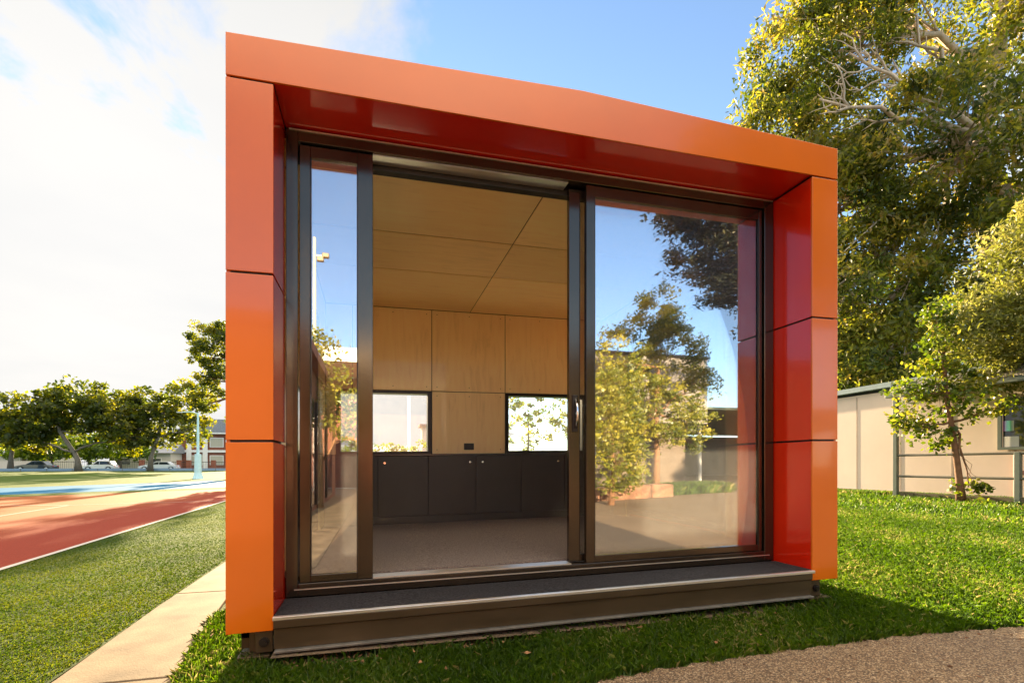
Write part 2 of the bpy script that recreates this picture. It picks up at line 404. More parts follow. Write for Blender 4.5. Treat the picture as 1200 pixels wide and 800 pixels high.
o = fl.build('court_lines', M['line']); o['kind'] = 'structure'
flat('green_margin', M['turf'], [(-30, 8), (-12.5, 21.5), (-6.7, 26.3), (linex(26), 26), (linex(29), 29), (-7.2, 28.3), (-13.5, 23.3), (-30, 11)], Z0+.013)
flat('blue_running_track', M['bluetrack'], [(-30, 11), (-13.5, 23.3), (-7.2, 28.3), (2, 32), (2, 46), (-10.4, 40.9), (-17.5, 30.2), (-30, 19)], Z0+.018)
# concrete path beside the building
pl = [(-1.60, -8), (-1.60, 0), (-1.57, 3.1), (-1.62, 4.5), (-1.63, 6.3), (-1.68, 12), (-1.7, 30)]
pr = [(-1.0, 30), (-1.08, 12), (-1.14, 6.3), (-1.17, 4.6), (-1.06, 3.4), (-.99, 2.96), (-.95, 2.2), (-.6, 1.2), (-.5, -8)]
mb = MB()
def slab(pts, z0, z1, mb): mb.prism(pts, z0, z1, 'z')
ycut = 3.15
def px_at(P, y):
    for (a, b) in zip(P, P[1:]):
        if min(a[1], b[1]) <= y <= max(a[1], b[1]): return lerp(a[0], b[0], (y-a[1])/(b[1]-a[1]) if b[1] != a[1] else 0)
ys = [-8, -4, 0, 1.2, 2.2, 2.96-.02]
def path_piece(y0, y1):
    yy = sorted(set([y0, y1]+[p[1] for p in pl+pr if y0 < p[1] < y1]))
    poly = [(px_at(pl, y), y) for y in yy]+[(px_at(pr, y), y) for y in reversed(yy)]
    mb.prism(poly, Z0-.06, Z0+.028, 'z')
cuts = [-8, -2, .6, 2.98, 4.9, 6.9, 9.4, 12.6, 16, 20, 25, 30]
for a, b in zip(cuts, cuts[1:]): path_piece(a+.006, b-.006)
o = mb.build('concrete_path', M['concrete'], bevel=.008); o['kind'] = 'structure'
# gravel plaza
EDGE = [(-6, 1.75)]+[(-.5, 1.82)]+[G(px, py, .0) for px, py in ((655, 802), (760, 782), (880, 766), (960, 757), (1040, 748), (1120, 742), (1200, 737))]
xe, ye = EDGE[-1]; EDGE += [(4.6, ye+.06), (8, ye+.1), (16, ye)]
def edgey(x): return interp(x, EDGE)+.012*math.sin(x*23)+.01*math.sin(x*57+1)
xs = [-14, -6, -3, -1.5, -.79]+[-.79+.03*i for i in range(1, 200)]; xs = [x for x in xs if x < 4]+[4, 6, 8, 10, 12, 30, 60]
sheet('gravel_plaza', M['gravel'], sorted(set(xs)), lambda x: -60, lambda x: edgey(x) if x > -.5 else 1.82, .014, 1)
sheet('street', M['asphalt'], [-160, -60, -30, 40], lambda x: 88, lambda x: 97, .02, 1)
sheet('footpath', M['concrete'], [-160, -60, -30, 40], lambda x: 85.2, lambda x: 87.8, .05, 1)
# dirt below the building
flat('bare_soil', mat('bare_soil', (.10, .065, .035), .95, var=.5, scale=14, bmp=1., bscale=30, bdist=.03), [(-.55, 3.02), (-.55, 7), (3.3, 7), (3.3, 3.02)], -.0)
# ------------------------------------------------------------------ grass blades
def blades(name, pts, h, wd, m, lean=.5):
    n = len(pts)
    a = rng.random(n)*2*PI; ln = lean*rng.random(n)
    H = h*(.55+.75*rng.random(n)); W = wd*(.7+.6*rng.random(n))
    b = pts; side = np.stack([np.cos(a), np.sin(a), np.zeros(n)], 1)*W[:, None]/2
    fw = np.stack([-np.sin(a), np.cos(a), np.zeros(n)], 1)
    mid = b+fw*(H*ln*.3)[:, None]+np.array([0, 0, 1])*(H*.6)[:, None]
    tip = b+fw*(H*ln)[:, None]+np.array([0, 0, 1])*(H*(1-.3*ln))[:, None]
    q = np.stack([b-side, b+side, mid+side*.75, tip, mid-side*.75], 1).reshape(-1, 3)
    rnd = np.clip(.5+.22*rng.normal(size=n)+.12*np.sin(b[:, 0]*2.1+b[:, 1]*1.3)+.10*np.sin(b[:, 0]*5.3-b[:, 1]*4.1), 0, 1)
    rnd = np.where(rng.random(n) < .010, 1., rnd)
    o = npmesh(name, q, 5, m, None, rnd); o['kind'] = 'stuff'; return o
def terrv(x, y): return -.06+np.interp(x, [p[0] for p in FX], [p[1] for p in FX])+np.interp(y, [p[0] for p in FY], [p[1] for p in FY])
edgex = np.array([p[0] for p in EDGE]); edgeyv = np.array([p[1] for p in EDGE])
def scatter(n, x0, x1, y0, y1, test):
    x = x0+(x1-x0)*rng.random(n); y = y0+(y1-y0)*rng.random(n)
    k = test(x, y); x, y = x[k], y[k]
    return np.stack([x, y, terrv(x, y)-.004], 1)
def inlawn(x, y):
    e = np.interp(x, edgex, edgeyv)+.02*np.sin(x*31)
    pathr = np.interp(y, [-8, 1.2, 2.2, 2.96, 3.4, 4.6, 6.3, 12, 30], [-.5, -.6, -.95, -.99, -1.06, -1.17, -1.14, -1.08, -1.0])
    under = (x > -.45) & (x < 3.3) & (y > 3.3) & (y < 7.0)
    view = (x*CO-y*SI) < 1.12*(x*SI+y*CO)+.4
    clump = np.sin(x*9+np.sin(y*7)*2)*np.sin(y*11+np.cos(x*5)*2) > -1.1+1.3*(rng.random(len(x)) < .25)
    bare = (x > -.6) & (x < 3.25) & (y > 2.97+.05*np.sin(x*7)+.04*np.sin(x*19)) & (rng.random(len(x)) < .86)
    thin = (np.sin(x*3.1+1.7*np.sin(y*1.9))*np.sin(y*3.7+1.3*np.sin(x*2.3)) > .78) & (rng.random(len(x)) < .6)
    return (y > e) & (x > pathr) & ~under & ~bare & ~thin & view & (clump | (rng.random(len(x)) < .7))
g = [scatter(150000, -1.2, 5.2, 1.6, 4.2, inlawn)]
blades('near_lawn_grass', np.concatenate(g), .062, .0048, M['grass'], .9)
blades('mid_lawn_grass', scatter(260000, 2.8, 9, 2.2, 9, lambda x, y: inlawn(x, y) & ~((x < 5.2) & (y < 4.2))), .068, .0085, M['grass'], .9)
blades('far_lawn_grass', scatter(150000, 3.4, 12.9, 4, 26, lambda x, y: inlawn(x, y) & ~((x < 9) & (y < 9))), .085, .016, M['grass'], .8)
lp = scatter(420, -1., 12, 1.5, 14, lambda x, y: inlawn(x, y) & (rng.random(len(x)) < np.clip(9/(x*x+y*y), .12, 1)))
lp[:, 2] += .045
lo = npmesh('fallen_leaves', leaves(lp, .05, .025, 0, .8), 4, mat('dry_leaf', (.34, .16, .07), .8, var=.5, scale=9), None); lo['kind'] = 'stuff'
lp = scatter(1500, -.5, 3.3, 2.93, 3.2, lambda x, y: x > -9); lp[:, 2] += .012
lo = npmesh('dry_litter', leaves(lp, .035, .014, 0, .7), 4, mat('dry_litter', (.26, .13, .06), .9, var=.6, scale=9), None); lo['kind'] = 'stuff'
lp = scatter(500, -2., 6, .9, 2.4, lambda x, y: y < np.interp(x, edgex, edgeyv)); lp[:, 2] += .022
lo = npmesh('plaza_leaf_litter', leaves(lp, .022, .01, 0, .95), 4, mat('leaf_litter', (.14, .07, .035), .9, var=.5, scale=9), None); lo['kind'] = 'stuff'
def inturf(x, y): return (x > -3.80-.057*(y-6.6)) & (x < np.interp(y, [-8, 3, 6.5, 12], [-1.64, -1.62, -1.68, -1.72])) & (x < -.14*y-.7)
blades('turf_fibres', np.concatenate([scatter(420000, -5, -1.5, 1.9, 9, lambda x, y: inturf(x, y) & (rng.random(len(x)) < 1.15-(y-2)/6.2)), scatter(330000, -6, -1.5, 6, 26, lambda x, y: inturf(x, y) & (rng.random(len(x)) < np.clip((y-6)/4, 0, 1)))]), .022, .0062, M['turfblade'], 1.1)
blades('weeds_under_building', scatter(9000, -.5, 3.3, 3.12, 3.7, lambda x, y: np.sin(x*7)+np.sin(x*17+y*9) > -.2), .055, .006, M['grass'], .9)
blades('wall_foot_grass', scatter(26000, 12.2, 12.97, 5, 20, lambda x, y: np.sin(y*3.1)+np.sin(y*7.7) > -.8), .13, .016, M['grass'], .8)
# ------------------------------------------------------------------ pavilion
XL, XR, YF = -.79, 3.472, 3.10
XLi, XRi = XL+.242, XR-.243
YD, YB = 3.48, 6.90
P = empty('pavilion', (1.34, 3.1, 0), 'small orange and red framed glass fronted pavilion on the lawn', 'pavilion')
def B(x0, x1, y0, y1, z0, z1): return MB(True).box(x0, x1, y0, y1, z0, z1)
g_ = .007
zj = [.118, 1.194, 2.134, 3.213]
for (a, b) in ((XL, XLi), (XRi, XR)):
    for z0, z1 in zip(zj, zj[1:]):
        B(a, b, YF, YF+.014, z0+g_, z1-g_).build('front_panel', M['orange'], P, .002)
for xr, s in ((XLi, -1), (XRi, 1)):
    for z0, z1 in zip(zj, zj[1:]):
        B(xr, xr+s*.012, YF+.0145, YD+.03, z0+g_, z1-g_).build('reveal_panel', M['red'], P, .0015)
# fascia with a shallow ridge at the centre
mb = MB(True); xm = (XL+XR)/2; zt = 3.454
mb.prism([(XL, 3.213+g_), (XR, 3.213+g_), (XR, zt), (xm, zt+.062), (XL, zt)], YF, YF+.014, 'y')
mb.build('fascia_panel', M['orange'], P, .002)
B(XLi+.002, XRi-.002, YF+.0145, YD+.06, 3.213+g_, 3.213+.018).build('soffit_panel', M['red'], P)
mb = MB(True)
mb.box(XL+.02, XLi-.02, YF+.016, YD, .15, 3.2); mb.box(XRi+.02, XR-.02, YF+.016, YD, .15, 3.2)
mb.box(XL+.02, XR-.02, YF+.016, YD, 3.235, 3.42)
mb.build('portal_frame', M['joint'], P)
# side and back cladding, roof
SW = (4.15, 6.15, .36, 2.75)      # tall windows added in the unseen side walls to light the room
for y0, y1, z0, z1 in ((YF+.016, SW[0]-.002, .118, 3.45), (SW[1]+.002, 7.08, .118, 3.45), (SW[0], SW[1], .118, SW[2]), (SW[0], SW[1], SW[3], 3.45)):
    for xa in (XL, XR-.02): B(xa, xa+.02, y0, y1, z0, z1).build('side_cladding', M['orange'], P)
mb = MB(True); mb.prism([(XL, 3.425), (XR, 3.425), (XR, zt+.006), (xm, zt+.066), (XL, zt+.006)], YF+.016, 7.1, 'y'); mb.build('roof', M['steel'], P)
WINS = [(-.43, .72), (1.83, 2.98)]; WZ = (1.225, 2.03)
mb = MB(True)
xs_ = [XL+.025, WINS[0][0], WINS[0][1], WINS[1][0], WINS[1][1], XR-.025]
mb.box(xs_[0], xs_[-1], YB+.03, 7.06, .12, WZ[0]); mb.box(xs_[0], xs_[-1], YB+.03, 7.06, WZ[1], 3.42)
for i in (0, 2, 4): mb.box(xs_[i], xs_[i+1], YB+.03, 7.06, WZ[0], WZ[1])
mb.build('back_wall', M['joint'], P)
XI0, XI1 = -.60, 3.28
ZF, ZC = .31, 3.15
B(XI0-.1, XI1+.1, YD+.152, 7.02, .17, ZF).build('floor', M['carpet'], P)
# interior lining
g2 = .005
jx = [XI0, -.268, .762, 1.794, 2.82, XI1]
gc = .010
def wallpanel(x0, x1, z0, z1, y=YB):
    mb = MB(True).box(x0+g2, x1-g2, y, y+.018, z0+g2, z1-g2); nf = len(mb.f)
    nx = 3
    for i in range(nx):
        for zz in (z0+.06, z1-.06):
            cx = lerp(x0+.07, x1-.07, i/(nx-1))
            mb.add([(cx+.0065*math.cos(2*PI*k/8), y-.0008, zz+.0065*math.sin(2*PI*k/8)) for k in range(8)], [tuple(range(8))])
    o = mb.build('wall_panel', M['plywall'], P); o.data.materials.append(M['screw'])
    for p in o.data.polygons[nf:]: p.material_index = 1
for a, b in zip(jx, jx[1:]):
    wallpanel(a, b, 2.045, ZC)
wallpanel(.762, 1.794, 1.19, 2.045)
wallpanel(XI0, WINS[0][0]-.04, 1.19, 2.045); wallpanel(WINS[1][1]+.04, XI1, 1.19, 2.045)
cy = [3.50, 4.68-.01, 5.55, YB]
for a, b in zip(cy, cy[1:]):
    for x0, x1 in ((XI0, 1.29), (1.29, XI1)):
        B(x0+g2, x1-g2, a+gc, b-gc, ZC, ZC+.008).build('ceiling_panel', M['plyceil'], P, .001)
B(XI0-.1, XI1+.1, 3.62, YB+.02, ZC+.010, ZC+.06).build('ceiling_backing', M['joint'], P)
for x, s in ((XI0, -1), (XI1, 1)):
    ys2 = [3.60, SW[0], SW[1], YB-.006]
    for k_, (a, b) in enumerate(zip(ys2, ys2[1:])):
        for z0, z1 in ((ZF, 1.19), (1.19, 2.045), (2.045, ZC)):
            if k_ == 1:
                if z0 < 2: continue
                z0 = SW[3]
            B(x, x+s*.018, a+g2, b-g2, z0+g2, z1-g2).build('wall_panel', M['plywall'], P)
    for y0, y1, z0, z1 in ((3.63, SW[0], ZF, ZC), (SW[1], YB, ZF, ZC), (SW[0]+.001, SW[1]-.001, SW[3], ZC)): B(x+s*.02, x+s*.06, y0, y1, z0, z1).build('side_wall_core', M['joint'], P)
    f = MB(True); xo = (XL-.01) if s < 0 else (XR+.01); xi = x+s*.015
    for y0, y1, z0, z1 in ((SW[0]+.003, SW[0]+.05, SW[2], SW[3]), (SW[1]-.05, SW[1]-.003, SW[2], SW[3]), (SW[0]+.051, SW[1]-.051, SW[3]-.05, SW[3]-.003), (SW[0]+.051, SW[1]-.051, SW[2], SW[2]+.05)): f.box(xo, xi, y0, y1, z0, z1)
    w_ = f.build('window', M['aludark'], P)  # added side window, brings more daylight indoors
    B(x+s*.10, x+s*.106, SW[0]+.045, SW[1]-.045, SW[2]+.045, SW[3]-.045).build('pane', M['winglass'], w_)
for (a, b) in WINS:
    f = MB(True); fw = .035; y0, y1 = YB-.012, YB+.14
    f.box(a-.035, a+fw*.4, y0, y1, WZ[0]-.03, WZ[1]+.01); f.box(b-fw*.4, b+.035, y0, y1, WZ[0]-.03, WZ[1]+.01)
    f.box(a+fw*.4, b-fw*.4, y0, y1, WZ[1]-.025, WZ[1]+.01); f.box(a+fw*.4, b-fw*.4, y0, y1, WZ[0]-.03, WZ[0]+.005)
    w_ = f.build('window', M['aludark'], P, .002)
    B(a+.014, b-.014, YB+.09, YB+.096, WZ[0]+.005, WZ[1]-.025).build('pane', M['winglass'], w_)
ox, oz = VX(549.5, YB), VZ(549.5, 523, YB)-.0142*(VX(549.5, YB)+.79)
f = B(ox-.07, ox+.07, YB-.009, YB-.0005, oz-.045, oz+.045).build('power_outlet', M['black'], P, .003)
for s in (-1, 1): B(ox+s*.035-.012, ox+s*.035+.012, YB-.0115, YB-.0095, oz+.015, oz+.03).build('switch', M['aludark'], f)
# door frame and leaves
zh = 3.213
D = MB(True)
def bx(px): return VX(px, YD)
j0, j1 = XLi+.006, bx(349)
D.box(j0, j1, YD, YD+.13, .21, zh-.002)
D.box(bx(896), XRi-.006, YD, YD+.13, .21, zh-.002)
D.box(j1, bx(896), YD, YD+.13, 3.135, zh-.002)
D.box(j1, bx(896), YD, YD+.15, .21, .295)
D.build('door_frame', M['alu'], P, .004)
for q in ((.05, .004, .255, .262), (.02, .008, 3.20, 3.208)): B(j0+q[0], XRi-q[0], YD-q[1], YD-.0005, q[2], q[3]).build('frame_bead', M['alulight'], P)
B(j1+.002, bx(896), YD+.135, YD+.2, 3.095, 3.145).build('door_track', M['joint'], P)
B(bx(437), bx(667), YD+.02, YD+.125, 3.126, 3.1335).build('track_liner', M['alulight'], P)
B(bx(437), bx(670), YD+.006, YD+.12, .2955, .302).build('sill_track', M['alulight'], P)
def leaf(name, x0, x1, y0, y1, z0, z1, sl, sr, rt=.075, rb=.045):
    f = MB(True)
    f.box(x0, x0+sl, y0, y1, z0, z1); f.box(x1-sr, x1, y0, y1, z0, z1)
    f.box(x0+sl+.0005, x1-sr-.0005, y0+.001, y1-.001, z1-rt, z1-.001); f.box(x0+sl+.0005, x1-sr-.0005, y0+.001, y1-.001, z0+.001, z0+rb)
    o = f.build(name, M['alu'], P, .003)
    ym = (y0+y1)/2
    B(x0+sl-.004, x1-sr+.004, ym-.004, ym+.004, z0+rb-.004, z1-rt+.004).build('glass_pane', M['glass'], o)
    # glazing bead
    t_ = .006
    for ea, eb in ((x0+sl+.001, x0+sl+t_), (x1-sr-t_, x1-sr-.001)): B(ea, eb, y0+.006, y0+.012, z0+rb, z1-rt).build('glazing_bead', M['aludark'], o)
    return o
leaf('fixed_door_panel', bx(350.5), bx(437), YD+.02, YD+.065, .297, 3.128, bx(363)-bx(350.5), bx(437)-bx(419), .075, .045)
leaf('fixed_door_panel', bx(688), bx(894), YD+.012, YD+.055, .297, 3.13, bx(698)-bx(688), .03, .085, .05)
Y2 = YD+.075
sx0 = VX(667, Y2+.0)
sl = leaf('sliding_door', sx0, 3.17, Y2, Y2+.045, .303, 3.118, .085, .05, .07, .05)
# handle on the sliding leaf
hx = sx0+.045; hz = 1.42
h = MB(True); h.box(hx-.022, hx+.022, Y2-.010, Y2-.0005, hz-.14, hz+.14); hh = h.build('handle', M['aludark'], sl, .004)
h = MB(True); h.tube([(hx+.004, Y2-.011, hz+.11), (hx+.004, Y2-.045, hz+.04), (hx+.004, Y2-.045, hz-.04), (hx+.004, Y2-.011, hz-.11)], [.012, .009, .009, .012], 8)
h.build('handle_lever', M['chrome'], hh, smooth=True)
h = MB(True); h.tube([(hx+.008, Y2-.010, hz+.0), (hx+.008, Y2-.022, hz)], .011, 12); h.build('lock_cylinder', M['chrome'], hh)
# entry tread, nosing, beam, feet
B(XLi+.004, XRi-.004, YF+.005, YD-.01, .17, .208).build('entry_tread', M['tread'], P)
B(XLi-.0, XRi+.0, YF-.028, YF+.004, .185, .206).build('tread_nosing', M['alulight'], P, .003)
mb = MB(True)
mb.prism([(YF-.024, .184), (YF+.02, .184), (YF+.02, .02), (YF-.008, .02), (YF-.008, .135), (YF-.024, .14)], XLi+.004, XRi-.02, 'x')
mb.build('step_riser', M['beam'], P, .003)
mb = MB(True); mb.box(XLi+.01, XRi-.03, YF-.045, YF+.08, .006, .019); mb.build('beam_flange', M['steel'], P, .002)
for xx, s in ((XLi, -1), (XRi, 1)):
    mb = MB(True); mb.box(xx+s*.005, xx+s*.095, YF+.02, YF+.035, .0, .117); mb.box(xx+s*.095, xx+s*.19, YF+.12, YF+.135, .0, .117)
    mb.box(xx-.02, xx+s*.19, YF+.0, YF+.22, -.03, -.012)
    mb.box(xx+s*.02, xx+s*.14, YF+.08, YF+.1, -.012, .117)
    br = mb.build('foot_bracket', M['beam'], P, .003)
    mb = MB(True); zc_ = .06
    mb.tube([(xx+s*.05, YF-.004, zc_), (xx+s*.05, YF+.03, zc_)], .017, 6); mb.tube([(xx+s*.05, YF+.008, zc_), (xx+s*.05, YF+.019, zc_)], .027, 16)
    mb.build('bolt', M['aludark'], br)
for x in (-.55, .8, 2.2, 3.25):
    for y in (3.3, 5.2, 6.9): MB(True).tube([(x, y, -.07), (x, y, .17)], .035, 10).build('stump', M['steel'], P)
B(XL+.05, XR-.05, YF+.12, 7.0, .06, .165).build('chassis', M['joint'], P)
# ------------------------------------------------------------------ cabinets inside
K = empty('storage_cabinet', (1.34, 6.46, .33), 'low dark laminate cupboard run under the two back windows', 'cabinet')
B(XI0+.02, XI1-.02, 6.482, 6.86, .32, 1.158).build('carcass', M['cabinet'], K)
B(XI0+.02, XI1-.02, 6.45, 6.88, 1.162, 1.186).build('benchtop', M['benchtop'], K, .002)
B(XI0+.02, XI1-.02, 6.468, 6.481, .312, .404).build('kickboard', M['cabinet'], K)
dx = [.05+.617*k for k in range(-1, 6)]
dx[-1] = min(dx[-1], XI1-.05)
kn = {0: (.09,), 1: (.08,), 2: (.54,), 3: (.09,), 4: (.52,), 5: (.09,)}
for i, (a, b) in enumerate(zip(dx, dx[1:])):
    dd = B(a+.005, b-.005, 6.460, 6.479, .408, 1.158).build('cupboard_door', M['cabinet'], K, .0015)
    for q in kn[i]:
        mb = MB(True); mb.tube([(a+q, 6.459, 1.075), (a+q, 6.446, 1.075)], .013, 14); mb.build('door_knob', M['chrome'], dd)
# ------------------------------------------------------------------ lamp post
def lamp():
    x, y = G(232, 561); zb = Z0
    L = empty('lamp_post', (x, y, zb), 'pale blue sports field lamp post with padded base beyond the running track', 'lamp post')
    m = mat('pale_blue_paint', (.45, .66, .72), .45, var=.08)
    MB().tube([(x, y, zb), (x, y, zb+2.0), (x, y, 5.35)], [.13, .11, .07], 12).build('pole', m, L, smooth=False)
    MB().tube([(x, y, zb+.5), (x, y, zb+2.05)], [.27, .24], 14).build('padding', mat('post_padding', (.5, .68, .72), .7), L)
    MB().tube([(x, y, zb+.0), (x, y, zb+.18), (x, y, zb+.5)], [.42, .36, .27], 14).build('foot', m, L)
    MB().tube([(x, y, 5.32), (x-.55, y-.05, 5.42), (x-1.15, y-.1, 5.38)], .035, 8).build('arm', m, L)
    MB().box(x-1.5, x-1.1, y-.22, y+.02, 5.31, 5.40).build('lamp_head', mat('lamp_grey', (.4, .42, .42), .5), L, .03)
lamp()
# ------------------------------------------------------------------ cars
def car(px, Y, color, label, L=4.5, H=1.42, hatch=False, s=1):
    x = VX(px, Y); z = terr(x, Y)+.02
    C = empty('parked_car', (x, Y, z), label, 'car', 'cars parked along the far street')
    paint = mat('car_paint', color, .3, .2, var=.03, coat=.8)
    gl = mat('car_glass', (.02, .03, .035), .08, 0, var=.1)
    tyre = mat('tyre', (.02, .02, .02), .8); rim = mat('alloy_rim', (.5, .5, .5), .3, .8)
    W = 1.74; h = L/2
    def sec(pts, w0, w1, mbx):
        n = len(pts); mid = len(pts)
        vs = [(x+s*a, Y-w, z+b) for (a, b), w in zip(pts, w0)]+[(x+s*a, Y+w, z+b) for (a, b), w in zip(pts, w0)]
        fs = [tuple(range(n)), tuple(range(n, 2*n))[::-1]]+[(i, (i+1) % n, n+(i+1) % n, n+i) for i in range(n)]
        mbx.add(vs, fs)
    low = [(-h, .32), (-h, .62), (-h+.1, .80), (-h+.75, .90), (h-1.15, .90), (h-.35, .74), (h, .60), (h, .30),
           (h-.42, .24), (h-.55, .5), (h-.85, .62), (h-1.15, .5), (h-1.28, .24), (-h+1.2, .24), (-h+1.08, .5), (-h+.78, .62), (-h+.48, .5), (-h+.35, .24)]
    mb = MB(); sec(low, [W/2]*len(low), None, mb); body = mb.build('body', paint, C, .06)
    r = -.05 if hatch else .0
    cab = [(-h+(.25 if hatch else .7), .89), (-h+(.55 if hatch else 1.25), H-.06), (-h+1.7, H), (.25, H-.02), (h-1.35, .89)]
    mb = MB(); sec(cab, [W/2-.06, W/2-.2, W/2-.22, W/2-.2, W/2-.08], None, mb); cabin = mb.build('cabin', paint, C, .05)
    mb = MB()
    for sgn in (-1, 1):
        for (p0, p1, t0, t1) in ((-h+(.5 if hatch else 1.0), -.22, -h+(.75 if hatch else 1.38), -.20), (-.12, h-1.55, -.12, .12)):
            yb, yt = Y+sgn*(W/2-.075), Y+sgn*(W/2-.178)
            mb.add([(x+s*p0, yb, z+.93), (x+s*p1, yb, z+.93), (x+s*t1, yt, z+H-.13), (x+s*t0, yt, z+H-.13)], [(0, 1, 2, 3)])
    w_ = mb
    w_.add([(x+s*(h-1.40), Y-.66, z+.95), (x+s*(h-1.40), Y+.66, z+.95), (x+s*.33, Y+.6, z+H-.07), (x+s*.33, Y-.6, z+H-.07)], [(0, 1, 2, 3)])
    wo = w_.build('window', gl, cabin)
    so = wo.modifiers.new('solid', 'SOLIDIFY'); so.thickness = .02; so.offset = 0
    for a in (-h+.78, h-.85):
        for sgn in (-1, 1):
            yy = Y+sgn*(W/2-.1)
            wh = MB().tube([(x+s*a, yy-.1, z+.31), (x+s*a, yy+.1, z+.31)], .31, 18).build('wheel', tyre, C, .02)
            MB().tube([(x+s*a, yy+sgn*.09, z+.31), (x+s*a, yy+sgn*.115, z+.31)], .2, 14).build('rim', rim, wh)
    for sgn in (-1, 1):
        MB().box(x+s*(h-.12), x+s*(h+.01), Y+sgn*.55-.2, Y+sgn*.55+.2, z+.56, z+.68).build('headlight', rim, C, .02)
        MB().box(x+s*(-h-.01), x+s*(-h+.1), Y+sgn*.6-.17, Y+sgn*.6+.17, z+.6, z+.74).build('tail_light', mat('tail_red', (.4, .02, .02), .3), C, .02)
    return C
car(43, 90.2, (.035, .05, .06), 'dark blue-grey sedan parked at the far left of the street', 4.7, s=-1)
car(118, 90.2, (.72, .72, .70), 'white hatchback parked in the middle of the three parked cars', 4.2, 1.5, True, s=-1)
car(187, 90.2, (.62, .64, .66), 'silver sedan parked between the hatchback and the lamp post', 5.2, s=-1)
# ------------------------------------------------------------------ street side buildings
M['brick'] = mat('red_brick', (.24, .085, .05), .85, var=.25, scale=3, bmp=.4)
M['render'] = mat('cream_render', (.55, .50, .44), .8, var=.06)
M['tiles'] = mat('grey_tiles', (.22, .23, .26), .7, var=.25, scale=5)
M['darkglass'] = mat('dark_window', (.05, .055, .06), .1, var=.3)
M['curtain'] = mat('curtain', (.45, .42, .33), .8, var=.15, stretch=(12, 1, 1))
def flats():
    Y = 118.; x0, x1 = VX(205, Y), VX(320, Y); z = terr(-20, Y)
    A = empty('apartment_block', ((x0+x1)/2, Y, z), 'two storey brick flats with white bands and grey roof behind the lamp post', 'building')
    MB().box(x0, x1, Y, Y+10, z, z+7.6).build('wall', M['brick'], A)
    mb = MB(); mb.prism([(x0-.6, z+7.6), (x1+.6, z+7.6), (x1-4, z+10.4), (x0+5, z+10.4)], Y-.6, Y+10.6, 'y'); mb.build('roof', M['tiles'], A)
    mb = MB(); mb.box(x0-.1, x1, Y-.25, Y-.02, z+3.5, z+4.0); mb.box(x0-.6, x1+.6, Y-.65, Y-.25, z+7.35, z+7.6); mb.build('band', M['white'], A)
    mb = MB()
    for px in (222, 241, 268): xx = VX(px, Y); mb.box(xx-.45, xx+.45, Y-.4, Y-.26, z, z+7.3)
    mb.build('pier', M['white'], A)
    for px in (231, 254, 280):
        for zz in (.9, 4.6):
            xx = VX(px, Y); w_ = MB().box(xx-1.3, xx+1.3, Y-.06, Y-.01, z+zz, z+zz+2.).build('window', M['white'], A)
            MB().box(xx-1.15, xx+1.15, Y-.08, Y-.061, z+zz+.12, z+zz+1.88).build('pane', M['curtain'], w_)
flats()
def bungalow(pa, pb, Y, hgt, label, m):
    x0, x1 = VX(pa, Y), VX(pb, Y); z = terr((x0+x1)/2, Y)
    A = empty('house', ((x0+x1)/2, Y, z), label, 'house', 'low houses across the street')
    MB().box(x0, x1, Y, Y+8, z, z+hgt).build('wall', m, A)
    MB().prism([(Y-.6, z+hgt), (Y+8.6, z+hgt), (Y+4, z+hgt+1.8)], x0-.5, x1+.5, 'x').build('roof', M['tiles'], A)
    n = max(2, int((x1-x0)/5))
    for i in range(n):
        xx = lerp(x0, x1, (i+.5)/n); w_ = MB().box(xx-1, xx+1, Y-.05, Y-.005, z+.9, z+2.2).build('window', M['white'], A)
        MB().box(xx-.9, xx+.9, Y-.07, Y-.051, z+1, z+2.1).build('pane', M['darkglass'], w_)
bungalow(128, 200, 112, 3.2, 'low cream rendered house behind the silver sedan', M['render'])
bungalow(-60, 60, 112, 2.9, 'low cream house behind the dark sedan at the far left', M['render'])
def street_fence():
    Y = 97.8
    F = empty('picket_fence', (VX(150, Y), Y, terr(-40, Y)), 'dark metal picket fence with brick piers along the far footpath', 'fence')
    mb = MB()
    x = VX(60, Y); xe = VX(330, Y); z = terr(-40, Y)
    mb.box(x, xe, Y, Y+.05, z+1.35, z+1.42); mb.box(x, xe, Y, Y+.05, z+.2, z+.27)
    while x < xe: mb.box(x, x+.03, Y+.01, Y+.04, z, z+1.5); x += .25
    mb.build('railing', M['black'], F)
    for px in (166, 210, 221, 250, 300):
        xx = VX(px, Y); MB().box(xx-.35, xx+.35, Y-.2, Y+.4, z, z+1.7).build('pier', M['brick'], F, .02)
    W = empty('boundary_wall', (VX(0, Y), Y, z), 'long low grey boundary wall behind the dark sedan', 'wall')
    MB().box(VX(-120, Y), VX(58, Y), Y, Y+.3, z, z+1.5).build('masonry', M['render'], W)
street_fence()
Fo = empty('oval_fence', (-40, 84.9, .2), 'low blue-grey kerb rail along the far edge of the oval', 'rail')
mb = MB(); mb.box(-140, -2, 84.85, 84.95, .25, .62); mb.build('rail', mat('rail_blue', (.22, .30, .38), .6), Fo)
mb = MB(); [mb.box(x, x+.1, 84.8, 84.84, .1, .6) for x in range(-140, -2, 3)]; mb.build('post', M['steel'], Fo)
